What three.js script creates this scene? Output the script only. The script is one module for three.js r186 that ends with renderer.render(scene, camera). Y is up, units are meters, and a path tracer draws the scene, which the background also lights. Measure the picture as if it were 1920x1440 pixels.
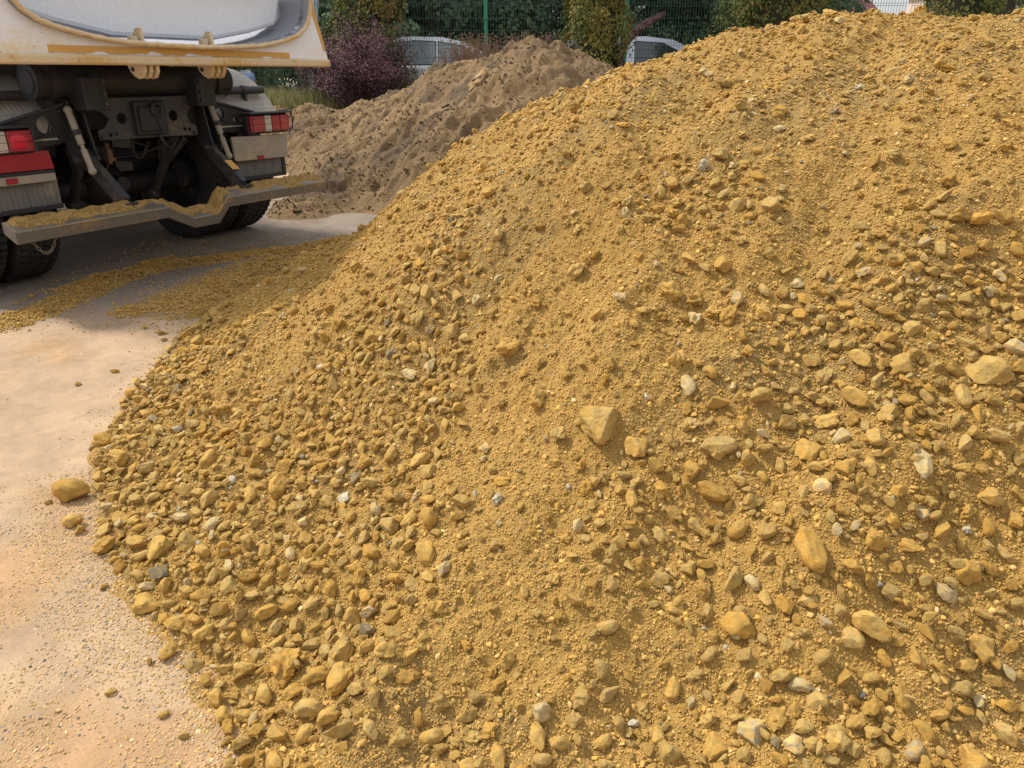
import * as THREE from 'three';
import { mergeGeometries, mergeVertices, toCreasedNormals } from 'three/addons/utils/BufferGeometryUtils.js';
import { RoundedBoxGeometry } from 'three/addons/geometries/RoundedBoxGeometry.js';
import { ImprovedNoise } from 'three/addons/math/ImprovedNoise.js';

// ---------------------------------------------------------------- camera, sky, sun, exposure
const scene = new THREE.Scene();
const camera = new THREE.PerspectiveCamera(54.77, 4 / 3, 0.05, 400);
camera.position.set(0, 1.432, 0);
camera.rotation.set(-23.94 * Math.PI / 180, 0, 0);

const SUN_DIR = new THREE.Vector3(-0.78, 1.0, -0.36).normalize();
function makeSky() {                                   // bright even overcast, a little brighter around the veiled sun
  const W = 512, Hh = 256, a = new Float32Array(W * Hh * 4), n = new ImprovedNoise();
  for (let j = 0; j < Hh; j++) for (let i = 0; i < W; i++) {
    const el = ((j + 0.5) / Hh - 0.5) * Math.PI, az = ((i + 0.5) / W - 0.5) * 2 * Math.PI;
    const d = new THREE.Vector3(Math.cos(el) * Math.cos(az), Math.sin(el), Math.cos(el) * Math.sin(az));
    const s = Math.max(0, d.dot(SUN_DIR)), up = Math.max(0, d.y);
    const c = 0.5 + 0.5 * (n.noise(d.x * 2.2, d.y * 4, d.z * 2.2) + 0.5 * n.noise(d.x * 5, d.y * 9, d.z * 5));
    const veil = (0.41 + 0.27 * up) * (0.92 + 0.16 * c) + 0.4 * Math.pow(s, 6);
    const k = (j * W + i) * 4;
    a[k] = veil * (0.90 + 0.06 * (1 - up)); a[k + 1] = veil * (0.95 + 0.02 * (1 - up)); a[k + 2] = veil * (1.03 - 0.05 * (1 - up)); a[k + 3] = 1;
  }
  const t = new THREE.DataTexture(a, W, Hh, THREE.RGBAFormat, THREE.FloatType);
  t.mapping = THREE.EquirectangularReflectionMapping; t.magFilter = t.minFilter = THREE.LinearFilter; t.needsUpdate = true;
  return t;
}
const skyTexture = makeSky();
scene.background = skyTexture; scene.environment = skyTexture;
const sun = new THREE.DirectionalLight(new THREE.Color(1, 0.95, 0.84), 2.8);
sun.position.copy(SUN_DIR).multiplyScalar(30);
sun.castShadow = true; sun.shadow.radius = 12; sun.shadow.mapSize.set(4096, 4096);
Object.assign(sun.shadow.camera, { left: -16, right: 16, top: 16, bottom: -16, near: 1, far: 80 });
scene.add(sun, sun.target);
const renderer = new THREE.WebGLRenderer({ antialias: true });
renderer.toneMapping = THREE.LinearToneMapping;
renderer.toneMappingExposure = 1.72;
renderer.shadowMap.enabled = true;

// ---------------------------------------------------------------- helpers
const perlin = new ImprovedNoise();
const N3 = (x, y, z) => perlin.noise(x, y, z);
const N2 = (x, z, k = 0) => perlin.noise(x + 31.7, k * 7.31 + 0.37, z + 12.9);
const clamp = (x, a = 0, b = 1) => Math.min(b, Math.max(a, x));
const lerp = (a, b, t) => a + (b - a) * t;
const smooth = (a, b, x) => { const t = clamp((x - a) / (b - a)); return t * t * (3 - 2 * t); };
function rng(seed) { let s = seed >>> 0; return () => { s = (s + 0x6D2B79F5) >>> 0; let t = Math.imul(s ^ (s >>> 15), 1 | s); t = (t + Math.imul(t ^ (t >>> 7), 61 | t)) ^ t; return ((t ^ (t >>> 14)) >>> 0) / 4294967296; }; }
function fbm(x, z, oct, k = 0) { let s = 0, a = 1, f = 1; for (let i = 0; i < oct; i++) { s += a * N2(x * f, z * f, k + i); a *= 0.5; f *= 2.03; } return s; }
function billow(x, z, oct, k = 0) { let s = 0, a = 1, f = 1; for (let i = 0; i < oct; i++) { s += a * (1 - 2 * Math.abs(N2(x * f, z * f, k + i))); a *= 0.55; f *= 2.07; } return s; }
const taken = {};
function numbered(n) { const k = taken[n] = (taken[n] ?? -1) + 1; return k ? `${n}_${String(k).padStart(3, '0')}` : n; }
const V3 = (x, y, z) => new THREE.Vector3(x, y, z);
const lin = (r, g, b) => new THREE.Color().setRGB(r, g, b);
const mat = (c, roughness = 0.9, extra = {}) => new THREE.MeshStandardMaterial({ color: c, roughness, metalness: 0, ...extra });
function tag(o, label, category, group, kind) { if (label) o.userData.label = label; if (category) o.userData.category = category; if (group) o.userData.group = group; if (kind) o.userData.kind = kind; return o; }
function mesh(name, geo, m, parent) { const o = new THREE.Mesh(geo, m); o.name = parent ? name : numbered(name); o.castShadow = o.receiveShadow = true; (parent || scene).add(o); return o; }
function thing(name, label, category, pos = [0, 0, 0], turn = 0, group) { const o = new THREE.Group(); o.name = numbered(name); o.position.set(...pos); o.rotation.y = turn; scene.add(o); return tag(o, label, category, group); }
function merge(list) { return mergeGeometries(list.map(g => { let q = g.index ? g.toNonIndexed() : g; for (const k of Object.keys(q.attributes)) if (!['position', 'normal', 'uv', 'color'].includes(k)) q.deleteAttribute(k); return q; })); }
const box = (w, h, d, x = 0, y = 0, z = 0, r = 0) => (r ? new RoundedBoxGeometry(w, h, d, 2, r) : new THREE.BoxGeometry(w, h, d)).translate(x, y, z);
function rod(a, b, r1, r2 = r1, seg = 12, open = false) {
  const A = V3(...a), B = V3(...b), L = A.distanceTo(B);
  const g = new THREE.CylinderGeometry(r2, r1, L, seg, 1, open).translate(0, L / 2, 0);
  g.applyQuaternion(new THREE.Quaternion().setFromUnitVectors(V3(0, 1, 0), B.clone().sub(A).normalize()));
  return g.translate(...a);
}
const tube = (pts, r, n = 24, s = 8) => new THREE.TubeGeometry(new THREE.CatmullRomCurve3(pts.map(p => V3(...p))), n, r, s, false);
function shapeOf(pts, holes = []) { const s = new THREE.Shape(pts.map(p => new THREE.Vector2(p[0], p[1]))); for (const h of holes) { const q = new THREE.Path(); if (h.length === 3 && typeof h[0] === 'number') q.absarc(h[0], h[1], h[2], 0, Math.PI * 2, true); else q.setFromPoints(h.map(p => new THREE.Vector2(p[0], p[1]))); s.holes.push(q); } return s; }
function slab(pts, depth, z = 0, bevel = 0, holes = []) { return new THREE.ExtrudeGeometry(shapeOf(pts, holes), { depth: depth - 2 * bevel, bevelEnabled: bevel > 0, bevelSize: bevel, bevelThickness: bevel, bevelOffset: -bevel, bevelSegments: 2, curveSegments: 14 }).translate(0, 0, z + bevel); }
function dataTex(size, fn, srgb, rep = 1) {
  const a = new Uint8Array(size * size * 4);
  for (let j = 0; j < size; j++) for (let i = 0; i < size; i++) { const c = fn(i / size, j / size, i, j), k = (j * size + i) * 4; a[k] = c[0]; a[k + 1] = c[1]; a[k + 2] = c[2]; a[k + 3] = 255; }
  const t = new THREE.DataTexture(a, size, size); t.wrapS = t.wrapT = THREE.RepeatWrapping; t.magFilter = THREE.LinearFilter; t.minFilter = THREE.LinearFilter; t.repeat.set(rep, rep);
  if (srgb) t.colorSpace = THREE.SRGBColorSpace; t.needsUpdate = true; return t;
}
// tileable value noise for textures
function tileNoise(seed) {
  const r = rng(seed), T = new Float32Array(65536); for (let i = 0; i < 65536; i++) T[i] = r();
  const at = (x, y, p) => T[((((y % p) + p) % p) * 251 + (((x % p) + p) % p)) & 65535];
  return (u, v, p) => { const x = u * p, y = v * p, i = Math.floor(x), j = Math.floor(y); let a = x - i, b = y - j; a = a * a * (3 - 2 * a); b = b * b * (3 - 2 * b); return lerp(lerp(at(i, j, p), at(i + 1, j, p), a), lerp(at(i, j + 1, p), at(i + 1, j + 1, p), a), b); };
}
// scattered round grains drawn as a height field: returns Float32Array size*size in 0..1
function grainField(size, seed, list) {
  const f = new Float32Array(size * size), r = rng(seed);
  for (const [count, rmin, rmax, hgt] of list) for (let k = 0; k < count; k++) {
    const cx = r() * size, cy = r() * size, ra = lerp(rmin, rmax, r() ** 2), e = lerp(0.65, 1.3, r()), h = hgt * lerp(0.5, 1, r()) * (ra / rmax), th = r() * 3.14, ct = Math.cos(th), st = Math.sin(th), R = Math.ceil(ra * 1.4);
    for (let y = -R; y <= R; y++) for (let x = -R; x <= R; x++) { const p = (x * ct + y * st) / ra * e, q = (-x * st + y * ct) / ra / e, d = p * p + q * q; if (d < 1) { const i = ((Math.floor(cx + x) % size) + size) % size, j = ((Math.floor(cy + y) % size) + size) % size; f[j * size + i] = Math.max(f[j * size + i], h * Math.sqrt(1 - d)); } }
  }
  return f;
}

// ---------------------------------------------------------------- shapes of the land
const OUT = [[-.5, 1], [-.6, 1.14], [-.69, 1.32], [-.85, 1.5], [-1.08, 1.71], [-1.3, 1.99], [-1.56, 2.47], [-1.72, 3.05], [-1.8, 3.72], [-1.78, 4.3], [-1.66, 4.85], [-1.45, 5.4], [-1.15, 6.05], [-.7, 6.7], [.2, 7.3], [1.4, 7.7], [3, 7.9], [5, 7.9], [7, 7.4], [7.6, 4.8], [7, 2], [5.6, .6], [3.8, .15], [2.3, .2], [1.15, .42], [.4, .66], [-.1, .82]];
const PROFILE = [[0, 0], [.45, .2], [.9, .455], [1.5, .93], [1.8, 1.12], [2.2, 1.29], [2.7, 1.45], [3.2, 1.55], [3.8, 1.595], [9, 1.61]];
function outlineDistance(x, f) {                        // + inside the heap's foot line
  let best = 1e9, ins = false;
  for (let i = 0, n = OUT.length; i < n; i++) {
    const [x1, y1] = OUT[i], [x2, y2] = OUT[(i + 1) % n], dx = x2 - x1, dy = y2 - y1, t = clamp(((x - x1) * dx + (f - y1) * dy) / (dx * dx + dy * dy));
    best = Math.min(best, Math.hypot(x - x1 - t * dx, f - y1 - t * dy));
    if ((y1 > f) !== (y2 > f) && x < (x2 - x1) * (f - y1) / (y2 - y1) + x1) ins = !ins;
  }
  return ins ? best : -best;
}
const HG = (() => {                                     // smoothed coarse grid of the heap's main form
  const x0 = -3.6, z0 = -9, s = 0.05, nx = 240, nz = 190, d = new Float32Array(nx * nz); let h = new Float32Array(nx * nz);
  for (let j = 0; j < nz; j++) for (let i = 0; i < nx; i++) {
    const D = d[j * nx + i] = outlineDistance(x0 + i * s, -(z0 + j * s)); let v = D * 0.3;
    if (D > 0) for (let k = 1; k < PROFILE.length; k++) if (D <= PROFILE[k][0]) { const [a, b] = PROFILE[k - 1], [c, e] = PROFILE[k]; v = lerp(b, e, (D - a) / (c - a)); break; }
    h[j * nx + i] = v;
  }
  for (let p = 0; p < 4; p++) { const q = h.slice(); for (let j = 1; j < nz - 1; j++) for (let i = 1; i < nx - 1; i++) { const k = j * nx + i; q[k] = (4 * h[k] + h[k - 1] + h[k + 1] + h[k - nx] + h[k + nx]) / 8; } h = q; }
  return { x0, z0, s, nx, nz, d, h };
})();
function grid(a, x, z) { const { x0, z0, s, nx, nz } = HG, u = clamp((x - x0) / s, 0, nx - 1.001), v = clamp((z - z0) / s, 0, nz - 1.001), i = Math.floor(u), j = Math.floor(v), p = u - i, q = v - j, k = j * nx + i; return lerp(lerp(a[k], a[k + 1], p), lerp(a[k + nx], a[k + nx + 1], p), q); }
function segDist(x, z, pts) { let b = 1e9; for (let i = 0; i + 1 < pts.length; i++) { const [x1, z1] = pts[i], [x2, z2] = pts[i + 1], dx = x2 - x1, dz = z2 - z1, t = clamp(((x - x1) * dx + (z - z1) * dz) / (dx * dx + dz * dz)); b = Math.min(b, Math.hypot(x - x1 - t * dx, z - z1 - t * dz)); } return b; }
const STREAKS = [[[[-2.95, -4.04], [-2.85, -4.41], [-2.78, -5.0], [-2.62, -5.36], [-2.2, -5.62], [-1.7, -5.9], [-1.41, -6.2]], 0.17], [[[-3.0, -4.75], [-2.9, -5.05], [-2.62, -5.55]], 0.09], [[[-2.3, -4.33], [-2.05, -4.5]], 0.16], [[[-2.02, -4.5], [-1.85, -5.1], [-1.5, -5.7], [-1.2, -6.2]], 0.36]];
function tailThickness(x, z) { let m = 0; if (x < -0.8) for (const [p, w] of STREAKS) m = Math.max(m, 1 - segDist(x, z, p) / w); return m > 0 ? m : 0; }
// stoniness of the surface, 0 sand .. 1 packed stones: patches where the load rolled or slid
const SANDY = [[1.25, -2.5, .75], [1.9, -3.1, .9], [.3, -2.06, .3], [-.14, -1.8, .24], [-.2, -1.22, .24], [-.02, -1.45, .22], [.06, -1.93, .2], [.36, -1.86, .18], [-.7, -3, .5], [.5, -3.1, .8], [.54, -1.2, .1], [-1.2, -3.9, .6], [-.3, -1.05, .14]];
const STONY = [[-.83, -1.55, .3], [-.56, -1.2, .22], [-.3, -2.15, .35], [.6, -1.08, .22], [.46, -1.62, .22], [1.1, -1.8, .3], [.31, -1.47, .18], [-.56, -1.85, .35], [.8, -1.85, .3], [.9, -1.2, .3], [-1.1, -2.1, .45], [.55, -2.45, .25], [-.2, -2.6, .3], [1.3, -1.4, .3]];
function stoniness(x, z) {
  const wx = x + 0.12 * N2(x * 3.1, z * 3.1, 40), wz = z + 0.12 * N2(x * 3.1, z * 3.1, 41);
  let s = 0.45 + 0.55 * fbm(wx * 1.9 + wz * 0.8, wz * 0.95 - wx * 0.3, 3, 42);
  for (const [a, b, r] of SANDY) s -= 0.46 * Math.exp(-((wx - a) ** 2 + (wz - b) ** 2) / (r * r));
  for (const [a, b, r] of STONY) s += 0.5 * Math.exp(-((wx - a) ** 2 + (wz - b) ** 2) / (r * r));
  const d = grid(HG.d, x, z); s += 0.45 * smooth(0.75, 0.05, d) - 0.24 * smooth(1.6, 2.8, d);
  return clamp((s - 0.42) * 1.55 + 0.42);
}
function heapHeight(x, z, fine = true) {
  let h = grid(HG.h, x, z); const d = grid(HG.d, x, z), in_ = smooth(-0.1, 0.35, d);
  const th = Math.atan2(z + 4.2, x - 2.1), ra = Math.hypot(z + 4.2, x - 2.1);
  h += in_ * (0.03 * smooth(0.4, 1.2, ra) * fbm(th * 5.5 + 0.35 * N2(x * 2, z * 2, 50), ra * 0.7, 3, 51) + 0.055 * fbm(x * 1.5, z * 1.5, 2, 1) + 0.045 * fbm(x * 3.3 + z * 1.2, z * 2.2, 2, 4) + 0.016 * fbm(x * 8, z * 7, 2, 6));
  if (d < 0.5) { const t = tailThickness(x, z); h = Math.max(h, t > 0 ? 0.036 * Math.pow(t, 0.8) - 0.02 + 0.024 * fbm(x * 6, z * 6, 2, 60) + 0.02 * fbm(x * 24, z * 24, 3, 62) : -0.05); h += 0.03 * fbm(x * 5, z * 5, 2, 61) * smooth(0.5, 0.1, d) * (d > -0.15 ? 1 : 0.2); }
  if (!fine) return h;
  const s = stoniness(x, z), sandy = 1 - 0.5 * s;
  h += smooth(-0.3, 0.2, d + (h > 0 ? 0.3 : 0)) * sandy * (0.014 * billow(x * 9, z * 9, 2, 8) * (0.4 + 0.9 * clamp(0.5 + fbm(x * 2.3, z * 2.3, 2, 20))) + 0.0075 * billow(x * 26, z * 26, 2, 12) + 0.0045 * N2(x * 75, z * 75, 15));
  return h;
}
function heapNormal(x, z, e = 0.03) { return V3(heapHeight(x - e, z, false) - heapHeight(x + e, z, false), 2 * e, heapHeight(x, z - e, false) - heapHeight(x, z + e, false)).normalize(); }
function groundHeight(x, z) {
  let h = 0.012 * fbm(x * 0.6, z * 0.6, 2, 30) + 0.0022 * fbm(x * 6, z * 6, 3, 33);
  h += 0.45 * smooth(-12.15, -13.2, z) * (1 - 0.35 * smooth(-14, -17, z));
  return h;
}
// the older brown heap: ridges joined smoothly, each [x1,z1,h1, x2,z2,h2, slope]
const RIDGES = [[0.15, -9.3, 1.48, 0.75, -9.75, 1.40, 0.66], [0.2, -9.3, 1.46, -0.8, -9.9, 1.26, 0.85], [0.2, -9.2, 1.42, -1.2, -8.75, 0.66, 0.62], [-1.2, -8.75, 0.66, -2.05, -7.55, 0.12, 0.5], [-0.6, -9.9, 1.18, -2.2, -11.3, 0.74, 0.62], [-2.2, -11.3, 0.74, -4.1, -11.7, 0.58, 0.6], [1.2, -9.6, 1.1, 2.2, -9.2, 0.8, 0.6], [0.2, -8.6, 0.95, -0.7, -7.6, 0.25, 0.55]];
function brownHeight(x, z, fine = true) {
  const wx = x + 0.16 * N2(x * 1.7, z * 1.7, 70), wz = z + 0.16 * N2(x * 1.7, z * 1.7, 71);
  let h = -0.4;
  for (const [x1, z1, h1, x2, z2, h2, s] of RIDGES) { const dx = x2 - x1, dz = z2 - z1, t = clamp(((wx - x1) * dx + (wz - z1) * dz) / (dx * dx + dz * dz)), q = Math.hypot(wx - x1 - t * dx, wz - z1 - t * dz), v = lerp(h1, h2, t) - s * (Math.sqrt(q * q + 0.05) - 0.2), k = 0.12, e = clamp(0.5 + 0.5 * (v - h) / k); h = lerp(h, v, e) + k * e * (1 - e); }
  if (!fine) return h;
  const a = smooth(-0.1, 0.2, h);
  h += a * (0.07 * fbm(x * 2.6, z * 2.6, 3, 75) + 0.06 * billow(x * 4.6 + z * 2, z * 4.6, 3, 78) * (0.35 + clamp(0.5 + 1.2 * N2(x * 1.3, z * 1.3, 83))) + 0.022 * billow(x * 13, z * 13, 2, 86) + 0.014 * N2(x * 30, z * 30, 82));
  return h;
}
function span(a, b, step) { const r = []; let x = a; while (x < b) { r.push(x); x += typeof step === 'function' ? step(x) : step; } r.push(b); return r; }
function sheet(xs, zs, H, color, uvScale = 1, keep) {
  const nx = xs.length, nz = zs.length, p = new Float32Array(nx * nz * 3), uv = new Float32Array(nx * nz * 2), col = color ? new Float32Array(nx * nz * 3) : null;
  for (let j = 0; j < nz; j++) for (let i = 0; i < nx; i++) { const k = j * nx + i, x = xs[i], z = zs[j], y = H(x, z); p[3 * k] = x; p[3 * k + 1] = y; p[3 * k + 2] = z; uv[2 * k] = x * uvScale; uv[2 * k + 1] = -z * uvScale; if (col) { const c = color(x, z, y); col[3 * k] = c[0]; col[3 * k + 1] = c[1]; col[3 * k + 2] = c[2]; } }
  const idx = [];
  for (let j = 0; j + 1 < nz; j++) for (let i = 0; i + 1 < nx; i++) { const a = j * nx + i, b = a + 1, c = a + nx, d = c + 1; if (keep && !keep(xs[i], zs[j], p[3 * a + 1], p[3 * b + 1], p[3 * c + 1], p[3 * d + 1])) continue; idx.push(a, c, b, b, c, d); }
  const g = new THREE.BufferGeometry(); g.setAttribute('position', new THREE.BufferAttribute(p, 3)); g.setAttribute('uv', new THREE.BufferAttribute(uv, 2)); if (col) g.setAttribute('color', new THREE.BufferAttribute(col, 3));
  g.setIndex(new THREE.BufferAttribute(new Uint32Array(idx), 1)); g.computeVertexNormals(); return g;
}

// ---------------------------------------------------------------- textures of sand, dust and stone
const tn = tileNoise(5);
const G1 = grainField(1024, 11, [[9000, 3, 9, 0.8], [30000, 2, 4.5, 0.5], [900, 9, 17, 1]]);
const sandMap = dataTex(1024, (u, v, i, j) => { const g = G1[j * 1024 + i], n = tn(u, v, 256) * 0.5 + tn(u, v, 64) * 0.3 + tn(u, v, 16) * 0.2, k = 0.80 + 0.24 * n + 0.05 * g, w = tn(v, u, 128); return [clamp(k * 240, 0, 255), clamp(k * (236 + 10 * w), 0, 255), clamp(k * (222 + 34 * w), 0, 255)]; }, true);
const sandBump = dataTex(1024, (u, v, i, j) => { const c = clamp(0.15 + 0.62 * G1[j * 1024 + i] + 0.22 * tn(u, v, 256)) * 255; return [c, c, c]; });
const dustMap = dataTex(1024, (u, v, i, j) => { const n = 0.4 * tn(u, v, 8) + 0.3 * tn(u, v, 32) + 0.3 * tn(u, v, 300), k = 0.79 + 0.26 * n; const sp = tn(v, u, 420) > 0.93 ? 0.74 : tn(u, v, 380) > 0.95 ? 1.08 : 1; return [clamp(k * 246 * sp, 0, 255), clamp(k * 243 * sp, 0, 255), clamp(k * 240 * sp, 0, 255)]; }, true);
const dustBump = dataTex(512, (u, v) => { const c = (0.45 * tn(u, v, 200) + 0.35 * tn(u, v, 90) + 0.2 * tn(u, v, 24)) * 255; return [c, c, c]; });
const coatMap = dataTex(512, (u, v) => { const n = 0.5 * tn(u, v, 5) + 0.25 * tn(u, v, 20) + 0.25 * tn(u, v, 110), q = smooth(0.3, 0.7, tn(v, u, 4)), k = 0.74 + 0.34 * n; return [clamp(k * 248, 0, 255), clamp(k * lerp(240, 250, q), 0, 255), clamp(k * lerp(218, 250, q), 0, 255)]; }, true);
const coatBump = dataTex(512, (u, v) => { const c = clamp(0.3 * tn(u, v, 20) + 0.4 * tn(u, v, 70) + 0.3 * tn(u, v, 180)) * 255; return [c, c, c]; });
// bare rock with patches of clinging ochre dust
const patchMap = dataTex(512, (u, v) => { const m = smooth(0.34, 0.62, 0.6 * tn(u, v, 5) + 0.3 * tn(u, v, 14) + 0.1 * tn(u, v, 60)), n = 0.85 + 0.3 * tn(u, v, 90); return [clamp(n * lerp(172, 206, m), 0, 255), clamp(n * lerp(160, 170, m), 0, 255), clamp(n * lerp(132, 104, m), 0, 255)]; }, true);
const rep = (t, r) => { const c = t.clone(); c.repeat.set(r, r); c.needsUpdate = true; return c; };

// ---------------------------------------------------------------- ground and terrain
const groundSheet = (() => {
  const xs = span(-70, 90, x => x < -4.2 ? Math.max(0.04, (-4.2 - x) * 0.2 + 0.03) : x < 0.4 ? 0.028 : Math.max(0.06, (x - 0.4) * 0.16));
  const zs = span(-120, 14, z => z < -8.5 ? Math.max(0.07, (-8.5 - z) * 0.09) : z < -0.6 ? 0.028 : 0.3);
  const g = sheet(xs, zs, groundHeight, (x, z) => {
    const m = clamp(0.5 + 0.8 * fbm(x * 0.9, z * 0.9, 3, 90)), och = smooth(0.35, 0.75, clamp(0.25 + 0.6 * fbm(x * 2.1, z * 2.1, 4, 93) + 0.35 * smooth(-2.6, -1.1, z)));
    const bare = smooth(-4.2, -5.6, z + 0.3 * x + 0.9 * fbm(x * 0.8, z * 0.8, 3, 97)) * smooth(-9.5, -7.5, z);   // greyer ground round the truck, darkened further to paint in its shade
    let c = [lerp(0.455, 0.51, m), lerp(0.322, 0.355, m), lerp(0.205, 0.22, m)];
    c = [lerp(c[0], 0.49, och * 0.85), lerp(c[1], 0.297, och * 0.85), lerp(c[2], 0.15, och * 0.85)];
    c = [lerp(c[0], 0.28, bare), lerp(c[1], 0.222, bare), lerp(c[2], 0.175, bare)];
    const mud = smooth(0.25, 0.5, fbm(x * 2.7, z * 2.7, 4, 99)) * smooth(-6.4, -7.2, z) * smooth(-9, -8, z); c = c.map((v, i) => lerp(v, [0.22, 0.15, 0.10][i], 0.7 * mud));
    const turf = smooth(-12.5, -13.1, z + 0.2 * N2(x * 3, z * 3, 9)); c = c.map((v, i) => lerp(v, lerp([0.16, 0.15, 0.07][i], [0.30, 0.24, 0.15][i], m), turf));
    return c;
  }, 1);
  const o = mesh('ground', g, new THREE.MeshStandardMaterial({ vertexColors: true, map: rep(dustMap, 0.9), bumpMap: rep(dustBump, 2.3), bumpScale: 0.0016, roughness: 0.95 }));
  return tag(o, 'dusty beige yard surface with ochre sand spilled on it', null, null, 'structure');
})();

// ---------------------------------------------------------------- the two heaps
const SAND = mat(0xffffff, 0.97, { vertexColors: true, map: rep(sandMap, 2.2), bumpMap: rep(sandBump, 2.2), bumpScale: 0.0065 });
(() => {
  const xs = span(-3.4, 7.9, x => x < -1.95 ? 0.022 : x < 2.75 ? 0.0105 : 0.08), zs = span(-8.2, 0.4, z => z < -4.6 ? 0.05 : z < -2.6 ? 0.0155 : z < -0.75 ? 0.0075 : 0.06);
  const g = sheet(xs, zs, heapHeight, (x, z) => {
    const a = clamp(0.5 + 0.75 * fbm(x * 1.6 + z * 0.5, z * 1.2, 4, 100)), b = clamp(0.5 + 0.8 * fbm(x * 11, z * 11, 2, 104)), t = clamp(0.7 * a + 0.3 * b);
    return (() => { const wet = 0.75 * smooth(0.1, 0.4, fbm(x * 1.3 + z * 1.5, z * 1.1 - x * 0.4, 5, 108)), c = [lerp(0.395, 0.495, t), lerp(0.226, 0.293, t), lerp(0.052, 0.075, t)]; return [lerp(c[0], 0.31, wet), lerp(c[1], 0.192, wet), lerp(c[2], 0.062, wet)]; })();
  }, 1, (x, z, a, b, c, d) => Math.max(a, b, c, d) > -0.03);
  tag(mesh('gravel_heap', g, SAND), 'big foreground heap of ochre yellow sand and crushed stone', 'gravel heap');
})();
(() => {
  const xs = span(-4.9, 3.2, 0.03), zs = span(-12.9, -6.5, 0.03);
  const g = sheet(xs, zs, brownHeight, (x, z, y) => {
    const a = clamp(0.5 + 0.9 * fbm(x * 1.1, z * 1.1, 4, 110)), damp = smooth(0.12, 0.5, fbm(x * 1.7 + z, z * 1.7, 4, 114) + 0.35 * smooth(0.5, 0.05, segDist(x, z, [[-0.1, -9.0], [-1.25, -8.45], [-2.0, -7.4]])));
    const c = [lerp(0.235, 0.345, a), lerp(0.146, 0.215, a), lerp(0.068, 0.102, a)];
    return c.map((v, i) => lerp(v, [0.12, 0.078, 0.045][i], 0.8 * damp));
  }, 1, (x, z, a, b, c, d) => Math.max(a, b, c, d) > -0.04);
  tag(mesh('soil_heap', g, mat(0xffffff, 0.97, { vertexColors: true, map: rep(sandMap, 1.4), bumpMap: rep(sandBump, 1.4), bumpScale: 0.012 })), 'brown heap of sandy soil between the truck and the ochre heap', 'soil heap');
})();

function scatterClods(root) {                           // lumps of soil on the brown heap
  const r = rng(555), M = new THREE.Matrix4(), q = new THREE.Quaternion(), c = new THREE.Color(), list = [];
  for (let t = 0; t < 30000 && list.length < 12000; t++) { const x = lerp(-4.3, 2.0, r()), z = -lerp(6.9, 12, r()), h = brownHeight(x, z); if (h < 0.01) continue; if (r() > 0.25 + 1.2 * clamp(fbm(x * 1.7, z * 1.7, 3, 160) + 0.3)) continue; list.push([x, h, z, lerp(0.009, 0.04, r() ** 2.2) * (r() < 0.02 ? 2.5 : 1)]); }
  const im = new THREE.InstancedMesh(CLODS[1], mat(0xffffff, 0.97), list.length); list.forEach(([x, h, z, w], i) => { q.setFromAxisAngle(V3(r() - 0.5, r(), r() - 0.5).normalize(), r() * 6.28); im.setMatrixAt(i, M.compose(V3(x, h + w * 0.15, z), q, V3(w, w * 0.9, w))); const k = r(); im.setColorAt(i, c.setRGB(lerp(0.1, 0.3, k), lerp(0.066, 0.195, k), lerp(0.038, 0.1, k))); });
  im.name = 'soil_clods'; im.castShadow = im.receiveShadow = true; scene.add(im); tag(im, 'small soil clods scattered over the brown heap', 'clods', null, 'stuff');
}
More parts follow.
